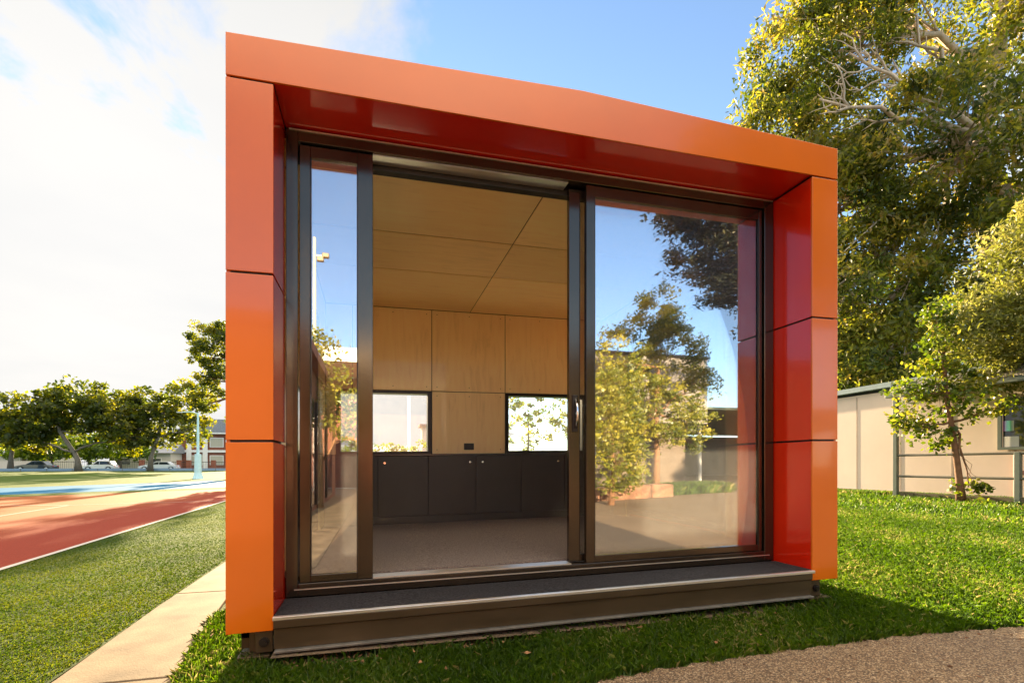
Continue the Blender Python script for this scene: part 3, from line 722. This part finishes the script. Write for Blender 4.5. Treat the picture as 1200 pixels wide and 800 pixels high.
# ------------------------------------------------------------------ trees on the left
GP = 'park trees along the far street'
def LT(px, Y): return (VX(px, Y), Y, terr(VX(px, Y), Y))
tree('street_tree', LT(92, 84), [(0, 0, 0), (-.1, 0, 1.6), (-.5, 0, 2.6), (-2.2, 0, 5.5), (-2.8, .3, 8)], .4,
     [(-4.5, 0, 8.2, 4.5, 3.5, 3.0, 60), (0, .5, 9.6, 5, 3.5, 3.0, 70), (4.5, 0, 8.6, 4.6, 3.5, 2.8, 60), (-6.5, 0, 5.2, 3.2, 3, 2.4, 34), (6.5, 0, 5.6, 3.2, 3, 2.6, 30), (0, 1, 5.6, 3.6, 3, 1.6, 14)],
     (.55, .38), M['leaf_park'], M['bark'], 'broad spreading tree with forked grey trunk, second from the left', group=GP, per=42, cr=1.15)
tree('street_tree', LT(176, 84), [(0, 0, 0), (.1, 0, 2), (1, 0, 5), (1.6, 0, 8), (1.7, .3, 9)], .32,
     [(-4, 0, 7.4, 3.6, 3, 2.6, 44), (.5, .5, 9.0, 4.2, 3.2, 3.0, 56), (4.8, 0, 10.2, 3.6, 3, 3.2, 44), (4.8, 0, 6, 3.4, 3, 2.4, 30), (-3, .5, 4.6, 3.4, 3, 1.8, 22), (1, .5, 4.9, 3., 3, 1.4, 12)],
     (.5, .36), M['leaf_park'], M['bark'], 'leafy tree with twin thin trunks just left of the lamp post', group=GP, per=40, cr=1.05)
tree('street_tree', LT(12, 86), [(0, 0, 0), (.1, 0, 2), (.4, 0, 4.5), (.3, 0, 7)], .32,
     [(-2, 0, 6.4, 4, 3.4, 3.2, 60), (3, 0, 5.6, 3.4, 3, 3, 50), (-6, 0, 5.5, 4, 3, 3.6, 50)], (.5, .36), M['leaf_park'], M['bark'],
     'shorter round tree at the left edge of the photo', group=GP, per=40, cr=1.05)
for i, (px, Y, hh) in enumerate(((60, 105, 6.5), (140, 106, 6.5), (105, 108, 7.5), (28, 108, 7.))):
    tree('background_tree', LT(px, Y), [(0, 0, 0), (0, 0, 2), (.2, 0, hh*.6)], .35,
         [(0, 0, hh*.62, 6.5, 3, hh*.36, 70)], (.6, .42), M['leaf_lime'], M['bark'],
         ['sunlit yellow-green tree behind the dark sedan', 'sunlit low tree behind the gap between the two large street trees', 'tall sunlit bush behind the forked grey trunk', 'sunlit tree behind the left boundary wall'][i],
         group='sunlit trees beyond the street', per=34, cr=1.2)
tree('tall_gum_tree', (VX(292, 52), 52, Z0), [(0, 0, 0), (.1, 0, 4), (-.2, 0, 8), (-.9, 0, 11)], .42,
     [(-2.6, 0, 12.6, 2.5, 2.0, 1.7, 46), (-3.6, 0, 11.0, 1.6, 1.6, 1.3, 24), (.2, 0, 13.6, 2.6, 2, 1.6, 40), (2.4, 0, 11.6, 2, 2, 1.6, 26), (-2.6, 0, 8.0, 1.2, 1.2, .8, 9), (-3.6, 0, 6.6, 1.0, .9, .6, 6), (-1.2, 0, 5.0, .7, .8, .5, 5), (-3.4, 0, 9.3, 1.3, 1.2, .8, 16), (-4.6, 0, 7.4, .9, .9, .6, 8), (-1.2, 0, 9.8, 1.4, 1.2, .8, 14)],
     (.30, .16), M['leaf_park'], M['barkbrown'], 'tall sparse gum tree rising behind the left orange column', per=58, cr=.62, shell=.5)
# a slim tree hidden by the building whose shade falls over the court
tree('poplar_tree', (-6.5, 34, Z0), [(0, 0, 0), (0, 0, 3), (.1, 0, 7)], .3, [(0, 0, 6.2, 1.15, 1.3, 4.2, 80)], (.3, .2), M['leaf_park'], M['bark'],
     'slim upright tree standing past the running track behind the building', per=45, cr=.6)
# seen through the rear windows
GW = 'trees seen through the rear windows'
for i, (x, y, hh, r, lab) in enumerate(((-3, 44, 3.4, 2.6, 'low bush at the left of the first rear window'), (1.2, 46, 3.0, 2.4, 'rounded bush in the middle of the first rear window'), (5.2, 47, 3.2, 2.2, 'small tree beside the chimney in the first rear window'),
        (18.5, 60, 11.2, 5.4, 'airy tree filling the left of the second rear window'), (25.5, 60, 10.8, 5.2, 'leafy tree filling the right of the second rear window'))):
    tree('garden_tree', (x, y, terr(x, y)), [(0, 0, 0), (.1, 0, hh*.4), (0, 0, hh*.7)], .14, [(0, 0, hh*.62, r, r*.8, hh*.40, 46)],
         (.24, .14) if i < 3 else (.42, .26), M['leaf_lime'] if i < 3 else M['leaf_young'], M['bark'], lab, group=GW, per=34, cr=.5 if i < 3 else .85)
T = empty('roof_turret', (6.2, 60, 0), 'square pale ventilation tower seen through the first rear window', 'tower')
MB().box(5.5, 7.4, 60, 62, 0, 5.6).build('shaft', M['render'], T); MB().box(5.2, 7.7, 59.7, 62.3, 5.6, 5.9).build('cap', M['steel'], T)
R = empty('low_shed', (-1, 58, 0), 'low pale roofed shed beyond the first rear window', 'shed')
MB().box(-7, 4.5, 58, 64, 0, 2.2).build('wall', M['render'], R); MB().prism([(57.6, 2.2), (64.4, 2.2), (61, 3.4)], -7.4, 4.9, 'x').build('roof', M['white'], R)
# ------------------------------------------------------------------ portable classroom on the right
WX = 13.0
M['pinkwall'] = mat('pink_beige_cladding', (.86, .68, .56), .75, var=.05, scale=1.2)
M['greentrim'] = mat('grey_green_trim', (.13, .16, .13), .5, var=.1)
M['bluegrey'] = mat('blue_grey_trim', (.28, .36, .38), .5, var=.1)
Cl = empty('portable_classroom', (WX, 10, .3), 'long beige portable classroom with curved verandah roof right of the pavilion', 'building')
zb = .30
mb = MB(); ys3 = [2.0, 3.2, 4.4, 5.6, 6.8]
WY0, WY1, WZ0, WZ1 = 5.4, 7.62, zb+1.15, zb+2.12
mb.box(WX, WX+7, -1, WY0, zb+.1, 3.2); mb.box(WX, WX+7, WY1, 19, zb+.1, 3.0)
mb.box(WX, WX+7, WY0, WY1, zb+.1, WZ0); mb.box(WX, WX+7, WY0, WY1, WZ1, 3.1); mb.box(WX+.3, WX+7, WY0, WY1, WZ0, WZ1)
wl = mb.build('wall', M['pinkwall'], Cl)
btm = mat('batten', (.50, .38, .30), .75); y = -1
while y < 19:
    mb = MB().box(WX-.006, WX-.0005, y-.02, y+.02, zb+.12, WZ0-.07 if WY0-.1 < y < WY1+.1 else 2.95)
    mb.build('batten', btm, wl); y += 1.2
MB().box(WX-.015, WX+7, -1, 19, zb-.4, zb+.1).build('footing', mat('footing', (.09, .08, .07), .9), Cl)
mb = MB(); mb.prism([(-1, 3.2), (19.2, 3.0), (19.2, 3.13), (-1, 3.33)], WX-.12, WX+7.1, 'x'); mb.build('roof', M['bluegrey'], Cl)
f = MB(); f.box(WX-.05, WX-.01, WY1, WY1+.07, WZ0-.06, WZ1+.06); f.box(WX-.05, WX-.01, WY0-.07, WY0, WZ0-.06, WZ1+.06)
f.box(WX-.05, WX-.01, WY0, WY1, WZ1, WZ1+.06); f.box(WX-.05, WX-.01, WY0, WY1, WZ0-.06, WZ0); f.box(WX-.04, WX-.01, 6.5, 6.54, WZ0, WZ1)
wf = f.build('window', M['greentrim'], Cl)
gm = mat('classroom_glass', (.03, .035, .04), .05, 0, var=.2, spec=1.)
MB().box(WX+.01, WX+.02, WY0, WY1, WZ0, WZ1).build('pane', gm, wf)
# verandah: curved corrugated roof, posts, rails
VXp = 12.2
mb = MB(); n = 10; prof = []
for i in range(n+1):
    a = PI/2*i/n; prof.append((WX-.02-(WX-VXp+.05)*math.sin(a), 2.78+.34*math.cos(a)))
yy = 9.42; k = 0; rows = []
vs = []; 
while yy > 1.: 
    dz = .018*math.cos(k*PI/1.5*1.0)
    for (xx, zz) in prof: vs.append((xx, yy, zz+dz+.02)); 
    yy -= .03; k += 1
nr = len(vs)//(n+1); fs = [(r*(n+1)+i, r*(n+1)+i+1, (r+1)*(n+1)+i+1, (r+1)*(n+1)+i) for r in range(nr-1) for i in range(n)]
mb.add(vs, fs); vr = mb.build('verandah_roof', mat('weathered_corrugated', (.30, .27, .21), .5, .3, var=.2), Cl, smooth=True)
so = vr.modifiers.new('solid', 'SOLIDIFY'); so.thickness = .01
MB().box(VXp-.10, VXp+.02, 1, 9.5, 2.70, 2.80).build('gutter', M['greentrim'], Cl, .01)
MB().box(VXp, WX-.02, 9.425, 9.44, 2.76, 3.08).build('gable_end', M['bluegrey'], Cl)
def zt_(y): return .30
for py_, top in ((9.3, 2.7), (6.9, 1.30+.02), (4.0, 2.7)):
    MB().box(VXp-.045, VXp+.045, py_-.045, py_+.045, .2, top).build('post', M['greentrim'], Cl, .005)
for zz in (1.30, .80): MB().tube([(VXp, 9.25, zz), (VXp, 1., zz)], .028, 10).build('rail', mat('rail_paint', (.16, .15, .12), .4, .3), Cl)
MB().tube([(WX-.06, 7.35, .3), (WX-.06, 7.35, 1.28)], .05, 10).build('downpipe', mat('maroon_pipe', (.14, .05, .035), .5), Cl)
MB().box(VXp-.02, VXp+.06, 1., 9.2, .26, .42).build('kerb_board', mat('kerb_board', (.13, .11, .06), .85), Cl)
MB().box(WX-.09, WX-.055, 1., 7.3, .86, .95).build('pink_board', mat('pink_board', (.5, .22, .16), .7), Cl)
# two sheets of paper stuck inside the glass
def paper(name, ya, yb_, z0, z1, m, lab):
    o = MB().box(WX+.002, WX+.006, ya, yb_, z0, z1).build(name, m); tag(o, lab, 'poster'); return o
pm, t, out = nt('rainbow_sheet')
sp = N(t, 'ShaderNodeSeparateXYZ', {0: mapv(t, (1, 1, 1), 'Generated')})
colr = ramp(t, sp.outputs[1], [(0, (.7, .7, .66)), (.2, (.1, .5, .3)), (.4, (.1, .4, .5)), (.55, (.3, .15, .5)), (.7, (.6, .1, .3)), (1, (.7, .68, .62))])
t.nodes; N_ = N(t, 'ShaderNodeBsdfPrincipled', {'Base Color': colr, 'Roughness': .6}); t.links.new(N_.outputs[0], out.inputs[0])
def yof(px): return WX/math.tan(math.atan((px-600)/FPX)+YAW)
def zof(px, py): return CAMH+(545-py)/FPX*(SI*WX+CO*yof(px))
paper('taped_poster', yof(1188), yof(1168), zof(1178, 505), zof(1178, 493), pm, 'small rainbow striped sheet taped inside the classroom window')
paper('taped_notice', yof(1194), yof(1176), zof(1185, 524), zof(1185, 511), M['white'], 'plain white sheet taped low inside the classroom window')
# ------------------------------------------------------------------ trees on the right
tree('young_tree', (11.75, 7.6, .26), [(0, 0, 0), (-.03, .02, .5), (-.12, .03, 1.1), (-.22, .05, 1.7), (-.32, .08, 2.3), (-.35, .1, 3.1)], .075,
     [(-.35, .15, 3.1, .42, .42, .8, 20), (-.6, .6, 2.3, .45, .45, .6, 15), (-.1, -.2, 2.3, .4, .4, .6, 14), (-.4, .2, 2.5, .6, .6, .7, 18), (-.5, .5, 1.55, .42, .42, .35, 12), (-.1, .2, 1.3, .3, .3, .2, 5), (.2, -.5, 1.95, .4, .25, .15, 6), (.05, -.1, .35, .25, .25, .25, 4), (-.3, .3, 3.9, .3, .3, .5, 12)],
     (.095, .07), M['leaf_young'], M['barkbrown'], 'young thin tree with bright leaves in front of the classroom rails', per=34, cr=.27, tw=.8, shell=.35)
tree('feathery_tree', (13.4, 5.9, .3), [(0, 0, 0), (-.1, .1, 1.5), (-.3, .2, 3), (-.4, .3, 5)], .18,
     [(-.6, .6, 4.9, 1.3, 1.2, 1.2, 60), (-1.1, 1.3, 3.6, 1.1, 1.1, 1.0, 50), (-.6, .9, 2.75, 1.0, .9, .6, 32), (.4, .2, 6.0, 1.3, 1.2, 1.0, 44), (-.2, .2, 3.6, 1.4, 1.4, 1.3, 50)],
     (.13, .035), M['leaf_feather'], M['bark'], 'feathery pale yellow-green tree at the right edge overhanging the classroom window', per=190, cr=.42, droop=-.3, shell=.5)
def gum(base, scale, seedlab, lobes, trunk, tr, per, cr, leaf, group=None, lm='leaf_gum', extra=()):
    s = scale
    return tree('gum_tree', base, [(a*s, b*s, c*s) for a, b, c in trunk], tr*s, [(a*s, b*s, c*s, d*s, e*s, f*s, n) for a, b, c, d, e, f, n in lobes], leaf, M[lm], M['barkpale'], seedlab,
                per=per, cr=cr, droop=.7, group=group, shell=.7, tw=.5, extra=extra)
GG = 'large gum trees behind the classroom'
LIMBS = []
def limb(p0, p1, r0, k=6):
    pts = bend(p0, p1, k, .10); LIMBS.append((pts, r0))
    for m_ in range(5):
        s_ = pts[random.randint(2, k-1)]; e_ = s_+Vector((random.uniform(-1.6, -.1), random.uniform(-.2, .9), random.uniform(-.7, 1.3)))
        q_ = bend(s_, e_, 4, .16); LIMBS.append((q_, r0*.42))
        for w_ in range(3):
            s2_ = q_[random.randint(1, 3)]; LIMBS.append((bend(s2_, s2_+Vector((random.uniform(-.8, .1), random.uniform(-.3, .5), random.uniform(-.5, .8))), 3, .15), r0*.2))
limb((-.4, -.9, 12.6), (-5.0, -.6, 15.2), .17); limb((-1.2, -.8, 13.2), (-4.4, -1.0, 17.2), .14); limb((-.6, -.9, 13.0), (-5.4, -.4, 13.6), .13)
limb((-.3, -.9, 10.5), (-3.4, -2.4, 12.2), .2); limb((-3.3, -2.4, 12.1), (-8.3, -.5, 13.7), .13); limb((-3.2, -2.4, 12), (-7.4, -.9, 15.2), .12); limb((0, -.8, 15.6), (-2.8, .6, 19.0), .16)
gum((23.5, 14.8, .3), 1., 'huge gum tree with pale bare limbs towering behind the classroom',
    [(-7.2, 2.7, 13.6, 2.5, 2.6, 2.6, 90), (-6.0, 1.2, 17.8, 2.8, 3, 2.6, 90), (-6.6, 1.7, 10.4, 3.2, 3, 2.8, 110), (-4.5, 0.2, 20.8, 3.6, 3.4, 2.4, 90), (-3.5, -1.8, 12, 3.8, 3, 2.8, 120),
     (-6.2, 0.2, 7.4, 3.2, 2.6, 2.6, 100), (-1.5, -2.8, 8.2, 3.4, 3, 2.8, 100), (1, -1.3, 19, 3.4, 3.4, 2.4, 66), (2.5, -3.8, 13.5, 3.2, 3, 3, 90), (-3.8, 3.2, 15.6, 3, 2.6, 1.8, 50), (3, -3.8, 7, 3, 3, 2.6, 50), (-5.2, -0.5, 4.8, 2.6, 2, 1.8, 50), (-1, -0.3, 23.5, 5, 3.4, 2.2, 60)],
    [(0, 0, 0), (.2, -.3, 5), (0, -.6, 9), (-.4, -.5, 13), (.1, -.8, 17), (.2, -1, 20)], .5, 150, .85, (.24, .085), GG, extra=LIMBS)
tree('rounded_tree', (20.5, 19.5, .3), [(0, 0, 0), (.1, 0, 2), (0, 0, 5)], .28,
     [(-1.6, 0, 6.6, 2.8, 2.4, 2.6, 70), (1.4, -1.5, 5.4, 2.6, 2.4, 2.4, 60), (-.8, .4, 9.2, 2.2, 2, 2.2, 46)], (.26, .15), M['leaf_lime'], M['bark'],
     'dense bright green tree just right of the orange frame above the beige wall', per=90, cr=.75)
tree('background_tree', (30, 30, .3), [(0, 0, 0), (.1, 0, 4), (0, 0, 9)], .4,
     [(-2, 0, 9, 6, 4, 6, 150), (4, -4, 8, 6, 4, 6, 110)], (.5, .3), M['leaf_lime'], M['bark'], 'green tree mass showing through the gaps behind the huge gum tree', per=50, cr=1.3)
# ------------------------------------------------------------------ behind the camera: what the glass mirrors
YG_ = 3.52
def MR(px, d):   # point seen mirrored at pixel column px and depth d
    l = (px-600)/FPX*d; x = SI*d+CO*l; yv = CO*d-SI*l
    return x, 2*YG_-yv
x, y = MR(768, 16)
tree('golden_tree', (x, y, terr(x, y)), [(0, 0, 0), (.05, 0, 1.2), (0, .05, 2.6), (.1, 0, 4)], .11,
     [(-.9, 0, 4.1, 1.1, .9, 1.4, 60), (.6, 0, 4.4, 1.0, .9, 1.6, 60), (.1, .1, 5.6, .75, .7, .95, 34), (-.2, 0, 2.5, 1.6, 1.1, 1.2, 80), (1.5, .2, 3.6, .6, .5, .5, 18), (1.2, 0, 2.2, .9, .7, .9, 30)],
     (.11, .075), M['leaf_gold'], M['barkbrown'], 'golden leaved tree across the plaza, mirrored in the right glass', per=52, cr=.30)
x, y = MR(716, 12.5)
tree('golden_shrub_tree', (x, y, terr(x, y)), [(0, 0, 0), (.05, 0, .8), (0, .05, 1.8)], .07,
     [(0, 0, 2.2, .8, .7, .9, 60), (.1, 0, 3.0, .45, .4, .5, 20), (.2, 0, 1.1, .8, .7, .7, 40)], (.10, .07), M['leaf_gold'], M['barkbrown'], 'small yellow-green tree mirrored beside the centre door stile', per=40, cr=.3)
x, y = MR(374, 13)
tree('golden_tree', (x, y, terr(x, y)), [(0, 0, 0), (.05, 0, 1.2), (0, .05, 2.6)], .09,
     [(0, 0, 3.5, .75, .7, 1.1, 50), (.6, 0, 2.4, 1.1, .7, .7, 50)], (.10, .07), M['leaf_gold'], M['barkbrown'], 'golden leaved tree mirrored in the narrow left glass', per=40, cr=.35)
x, y = MR(960, 13)
tree('cedar_tree', (x, y, terr(x, y)), [(0, 0, 0), (.1, 0, 2), (0, 0, 5), (0, 0, 9)], .4,
     [(-3.6, 1.0, 6.5, 1.9, 1.3, .45, 100), (-2.8, .6, 7.4, 2.2, 1.6, .55, 110), (-1.8, 0, 5.3, 1.5, 1.4, .4, 70), (-2.5, 0, 5.9, 1.7, 1.4, .45, 90), (-1.5, 0, 8.6, 2.2, 1.8, .7, 70), (1.5, 0, 7, 2.4, 1.8, 1.0, 60), (-1.0, 0, 4.5, 1.2, 1.1, .5, 26)],
     (.13, .05), M['leaf_dark'], M['bark'], 'dark spreading cedar whose boughs are mirrored at the top right of the glass', per=80, cr=.45, flat=.5, squash=.35)
# opposite school building
M['brownclad'] = mat('brown_cladding', (.12, .085, .06), .6, var=.15, scale=2)
M['greyclad'] = mat('grey_cladding', (.22, .19, .17), .6, var=.08)
xa, ya = MR(640, 20); xb, yb = MR(800, 20)
Ob = empty('school_building', (8, -14, 0), 'dark brown school building with box upper storey, mirrored in the right glass', 'building')
yw = -12.6
MB().box(4.0, 13.4, yw-7, yw, 0, 2.9).build('wall', M['brownclad'], Ob)
MB().box(4.5, 14.3, yw-6.5, yw+.35, 2.9, 5.75).build('upper_storey', M['greyclad'], Ob)
MB().box(4.4, 14.4, yw-6.6, yw+.42, 5.75, 5.87).build('parapet', M['aludark'], Ob)
for (a, b, z0, z1) in ((5.0, 6.6, .9, 2.5), (7.2, 7.9, 1.2, 2.6), (8.1, 9.4, 1.2, 2.6)):
    f = MB().box(a-.06, b+.06, yw+.001, yw+.05, z0-.06, z1+.06).build('window', M['aludark'], Ob)
    MB().box(a, b, yw+.051, yw+.056, z0, z1).build('pane', M['winref'] if 'winref' in M else mat('mirror_pane', (.5, .55, .6), .05, .9), f)
Sh = empty('curved_roof_shed', (20, -16, 0), 'open shed with curved pale green roof mirrored at the right of the glass', 'shed')
prof = [(-26+12*i/10, 3.1+.8*math.sin(PI*(.15+.35*i/10))) for i in range(11)]
mb = MB(); mb.prism(prof+[(a, b-.12) for a, b in reversed(prof)], 15.2, 32, 'x'); mb.build('roof', mat('pale_green_roof', (.38, .42, .26), .5), Sh)
mb = MB(); [mb.box(xx, xx+.12, -14.6, -14.48, 0, 3.7) for xx in (15.5, 18.5, 21.5, 25)]; mb.build('post', M['white'], Sh)
MB().box(15.3, 32, -26, -25.7, 0, 3.2).build('wall', M['brownclad'], Sh)
# rock edging
x0_, y0_ = MR(700, 13.6); rocks = []
for i in range(4):
    x = 6.9+i*.78-1.3; y = -5.75-i*.05
    mb = MB(); w_ = .36+.05*random.random(); h_ = .34+.07*random.random()
    pts = []
    for k in range(14):
        a = 2*PI*k/14; pts.append((x+w_*math.copysign(abs(math.cos(a))**.5, math.cos(a))*(1+.08*random.uniform(-1, 1)), y+.28*math.copysign(abs(math.sin(a))**.5, math.sin(a))*(1+.1*random.uniform(-1, 1))))
    mb.prism(pts, terr(x, y)-.05, terr(x, y)+h_, 'z')
    o = mb.build('edging_rock', mat('sandstone', (.20, .10, .06), .9, var=.5, scale=5, bmp=1., bscale=8, bdist=.05), bevel=.05, seg=3)
    tag(o, 'brown sandstone block in the mirrored garden edging', 'rock', 'sandstone blocks edging the garden')
blades('garden_grass', scatter(14000, 5.5, 10.6, -7.6, -6.0, lambda x, y: x > 0), .32, .02, M['grass'], .8)
# flood light pole and canopy for the left glass
x, y = MR(368.5, 20)
Fp = empty('floodlight_pole', (x, y, 0), 'tall cream pole with floodlights mirrored in the narrow left glass', 'light pole')
MB().tube([(x, y, -.05), (x, y, 10.1)], [.09, .055], 12).build('pole', mat('cream_pole', (.62, .52, .36), .5), Fp)
for k, (dx_, dz) in enumerate(((.42, -.62), (.22, -.78))):
    MB().box(x+dx_-.12, x+dx_+.14, y, y+.2, 10+dz-.09, 10+dz+.09).build('floodlight', mat('flood_brown', (.2, .14, .08), .5), Fp, .03)
MB().box(x, x+.5, y-.03, y+.03, 9.35, 9.42).build('crossarm', M['steel'], Fp)
x0_, y0_ = MR(395, 20); 
Cn = empty('covered_walkway', (x0_, y0_, 0), 'white edged covered walkway mirrored in the narrow left glass', 'canopy')
yc = y0_
MB().box(x0_-.6, x0_+5.5, yc-4, yc, 5.2, 5.75).build('fascia', M['white'], Cn)
mb = MB(); [mb.box(x0_+a, x0_+a+.16, yc-.4, yc-.24, 0, 5.2) for a in (.9, 3.2, 5.2)]; mb.build('post', M['white'], Cn)
MB().box(x0_-.6, x0_+5.5, yc-4.3, yc-4.01, 0, 5.2).build('wall', M['brick'], Cn)
MB().tube([(x0_+1.0, yc-1, 5.75), (x0_+1.0, yc-1, 6.6)], .06, 8).build('flue', M['aludark'], Cn)
Wb = empty('timber_classroom', (-1.4, -6, 0), 'brown timber clad classroom wall running away in the narrow left glass', 'building')
MB().box(-6.0, -1.4, -13, -2.6, -.05, 3.3).build('wall', mat('red_brown_boards', (.22, .09, .05), .7, var=.2, stretch=(1, 1, 12)), Wb)
MB().box(-6.1, -1.15, -13.1, -2.5, 3.3, 3.5).build('roof', M['brick'], Wb)
for a in (-4.6, -7.0, -9.8):
    f = MB().box(-1.395, -1.34, a-.9, a+.9, .1, 2.6).build('window', M['aludark'], Wb)
    MB().box(-1.339, -1.334, a-.82, a+.82, .18, 2.52).build('pane', gm, f)
# ------------------------------------------------------------------ world and sun
SUN_EL, SUN_AZ = 14., -3.5     # azimuth from +Y, positive to +X
wd = bpy.data.worlds.new('World'); S.world = wd; wd.use_nodes = True
t = wd.node_tree; t.nodes.clear()
out = N(t, 'ShaderNodeOutputWorld')
sky = N(t, 'ShaderNodeTexSky', sky_type='NISHITA'); sky.sun_disc = False
sky.sun_elevation = math.radians(SUN_EL); sky.sun_rotation = math.radians(SUN_AZ); sky.altitude = 1800; sky.air_density = 1.0; sky.dust_density = .2; sky.ozone_density = 1.2
tc = N(t, 'ShaderNodeTexCoord')
sep = N(t, 'ShaderNodeSeparateXYZ', {0: tc.outputs['Generated']})
# clouds laid out on a high horizontal layer
zz = N(t, 'ShaderNodeMath', {0: sep.outputs[2], 1: .10}, operation='ADD')
zc = N(t, 'ShaderNodeMath', {0: zz.outputs[0], 1: .05}, operation='MAXIMUM')
ux = N(t, 'ShaderNodeMath', {0: sep.outputs[0], 1: zc.outputs[0]}, operation='DIVIDE')
uy = N(t, 'ShaderNodeMath', {0: sep.outputs[1], 1: zc.outputs[0]}, operation='DIVIDE')
cv = N(t, 'ShaderNodeCombineXYZ', {0: ux.outputs[0], 1: uy.outputs[0], 2: 0.})
nz = N(t, 'ShaderNodeTexNoise', {'Vector': cv.outputs[0], 'Scale': 1.5, 'Detail': 9., 'Roughness': .58, 'Distortion': .4})
# cloud bank fills the sky to the left (towards the low sun), clear sky to the right
side = N(t, 'ShaderNodeMath', {0: sep.outputs[0], 1: -1.}, operation='MULTIPLY')
s2 = N(t, 'ShaderNodeMath', {0: sep.outputs[1], 1: .62, 2: side.outputs[0]}, operation='MULTIPLY_ADD')
bias = N(t, 'ShaderNodeMapRange', {'Value': s2.outputs[0], 'From Min': .22, 'From Max': .62, 'To Min': -.16, 'To Max': .15}, clamp=True)
low = N(t, 'ShaderNodeMapRange', {'Value': sep.outputs[2], 'From Min': .12, 'From Max': .5, 'To Min': .24, 'To Max': 0.})
lowb = N(t, 'ShaderNodeMapRange', {'Value': s2.outputs[0], 'From Min': .15, 'From Max': .5, 'To Min': 0., 'To Max': 1.})
lw = N(t, 'ShaderNodeMath', {0: low.outputs[0], 1: lowb.outputs[0], 2: bias.outputs[0]}, operation='MULTIPLY_ADD')
cl = N(t, 'ShaderNodeMath', {0: nz.outputs['Fac'], 1: lw.outputs[0]}, operation='ADD')
mask = N(t, 'ShaderNodeMapRange', {'Value': cl.outputs[0], 'From Min': .51, 'From Max': .63}, interpolation_type='SMOOTHSTEP')
nz2 = N(t, 'ShaderNodeTexNoise', {'Vector': cv.outputs[0], 'Scale': .8, 'Detail': 4.})
cc = ramp(t, nz2.outputs['Fac'], [(.25, (.84, .84, .84)), (.75, (1, .975, .93))])
bgs = N(t, 'ShaderNodeBackground', {'Color': sky.outputs[0], 'Strength': .05})
sdv = (math.sin(math.radians(-20))*.93, math.cos(math.radians(-20))*.93, .36)
dt = N(t, 'ShaderNodeVectorMath', {0: tc.outputs['Generated'], 1: sdv}, operation='DOT_PRODUCT')
gw = N(t, 'ShaderNodeMapRange', {'Value': dt.outputs['Value'], 'From Min': .78, 'From Max': 1., 'To Min': .106, 'To Max': .148})
bgc = N(t, 'ShaderNodeBackground', {'Color': cc, 'Strength': gw.outputs[0]})
mx = N(t, 'ShaderNodeMixShader', {0: mask.outputs[0], 1: bgs.outputs[0], 2: bgc.outputs[0]})
# bright cloud added overhead and to the south, out of view, as fill
q = N(t, 'ShaderNodeMath', {0: sep.outputs[1], 1: -.14, 2: sep.outputs[2]}, operation='MULTIPLY_ADD')
q2 = N(t, 'ShaderNodeMath', {0: nz2.outputs['Fac'], 1: .16, 2: q.outputs[0]}, operation='MULTIPLY_ADD')
mk2a = N(t, 'ShaderNodeMapRange', {'Value': q2.outputs[0], 'From Min': .70, 'From Max': .82}, interpolation_type='SMOOTHSTEP')
de = N(t, 'ShaderNodeVectorMath', {0: tc.outputs['Generated'], 1: (.93, .08, .36)}, operation='DOT_PRODUCT')  # added east cloud, lights the interior through the side window
mke = N(t, 'ShaderNodeMapRange', {'Value': de.outputs['Value'], 'From Min': .90, 'From Max': .96}, interpolation_type='SMOOTHSTEP')
mk2 = N(t, 'ShaderNodeMath', {0: mk2a.outputs[0], 1: mke.outputs[0]}, operation='MAXIMUM')
bgh = N(t, 'ShaderNodeBackground', {'Color': (1, .90, .74, 1), 'Strength': .44})
mx2 = N(t, 'ShaderNodeMixShader', {0: mk2.outputs[0], 1: mx.outputs[0], 2: bgh.outputs[0]})
t.links.new(mx2.outputs[0], out.inputs[0])
sl_ = bpy.data.lights.new('sun', 'SUN'); sl_.energy = 3.5; sl_.angle = math.radians(.7); sl_.color = (1, .77, .47)
so_ = bpy.data.objects.new('sun', sl_); COL.objects.link(so_)
d = Vector((math.sin(math.radians(SUN_AZ))*math.cos(math.radians(SUN_EL)), math.cos(math.radians(SUN_AZ))*math.cos(math.radians(SUN_EL)), math.sin(math.radians(SUN_EL))))
so_.rotation_euler = d.to_track_quat('Z', 'Y').to_euler(); so_.location = (0, 0, 30)
# ------------------------------------------------------------------ render settings
S.view_settings.view_transform = 'Standard'; S.view_settings.look = 'None'; S.view_settings.gamma = 1; S.view_settings.use_curve_mapping = False
S.view_settings.exposure = 2.9
S.cycles.max_bounces = 14; S.cycles.transparent_max_bounces = 24; S.cycles.diffuse_bounces = 8; S.cycles.glossy_bounces = 5; S.cycles.transmission_bounces = 6
S.cycles.sample_clamp_indirect = 20; S.cycles.caustics_reflective = True; S.cycles.caustics_refractive = False; S.cycles.blur_glossy = .3
S.cycles.use_denoising = True
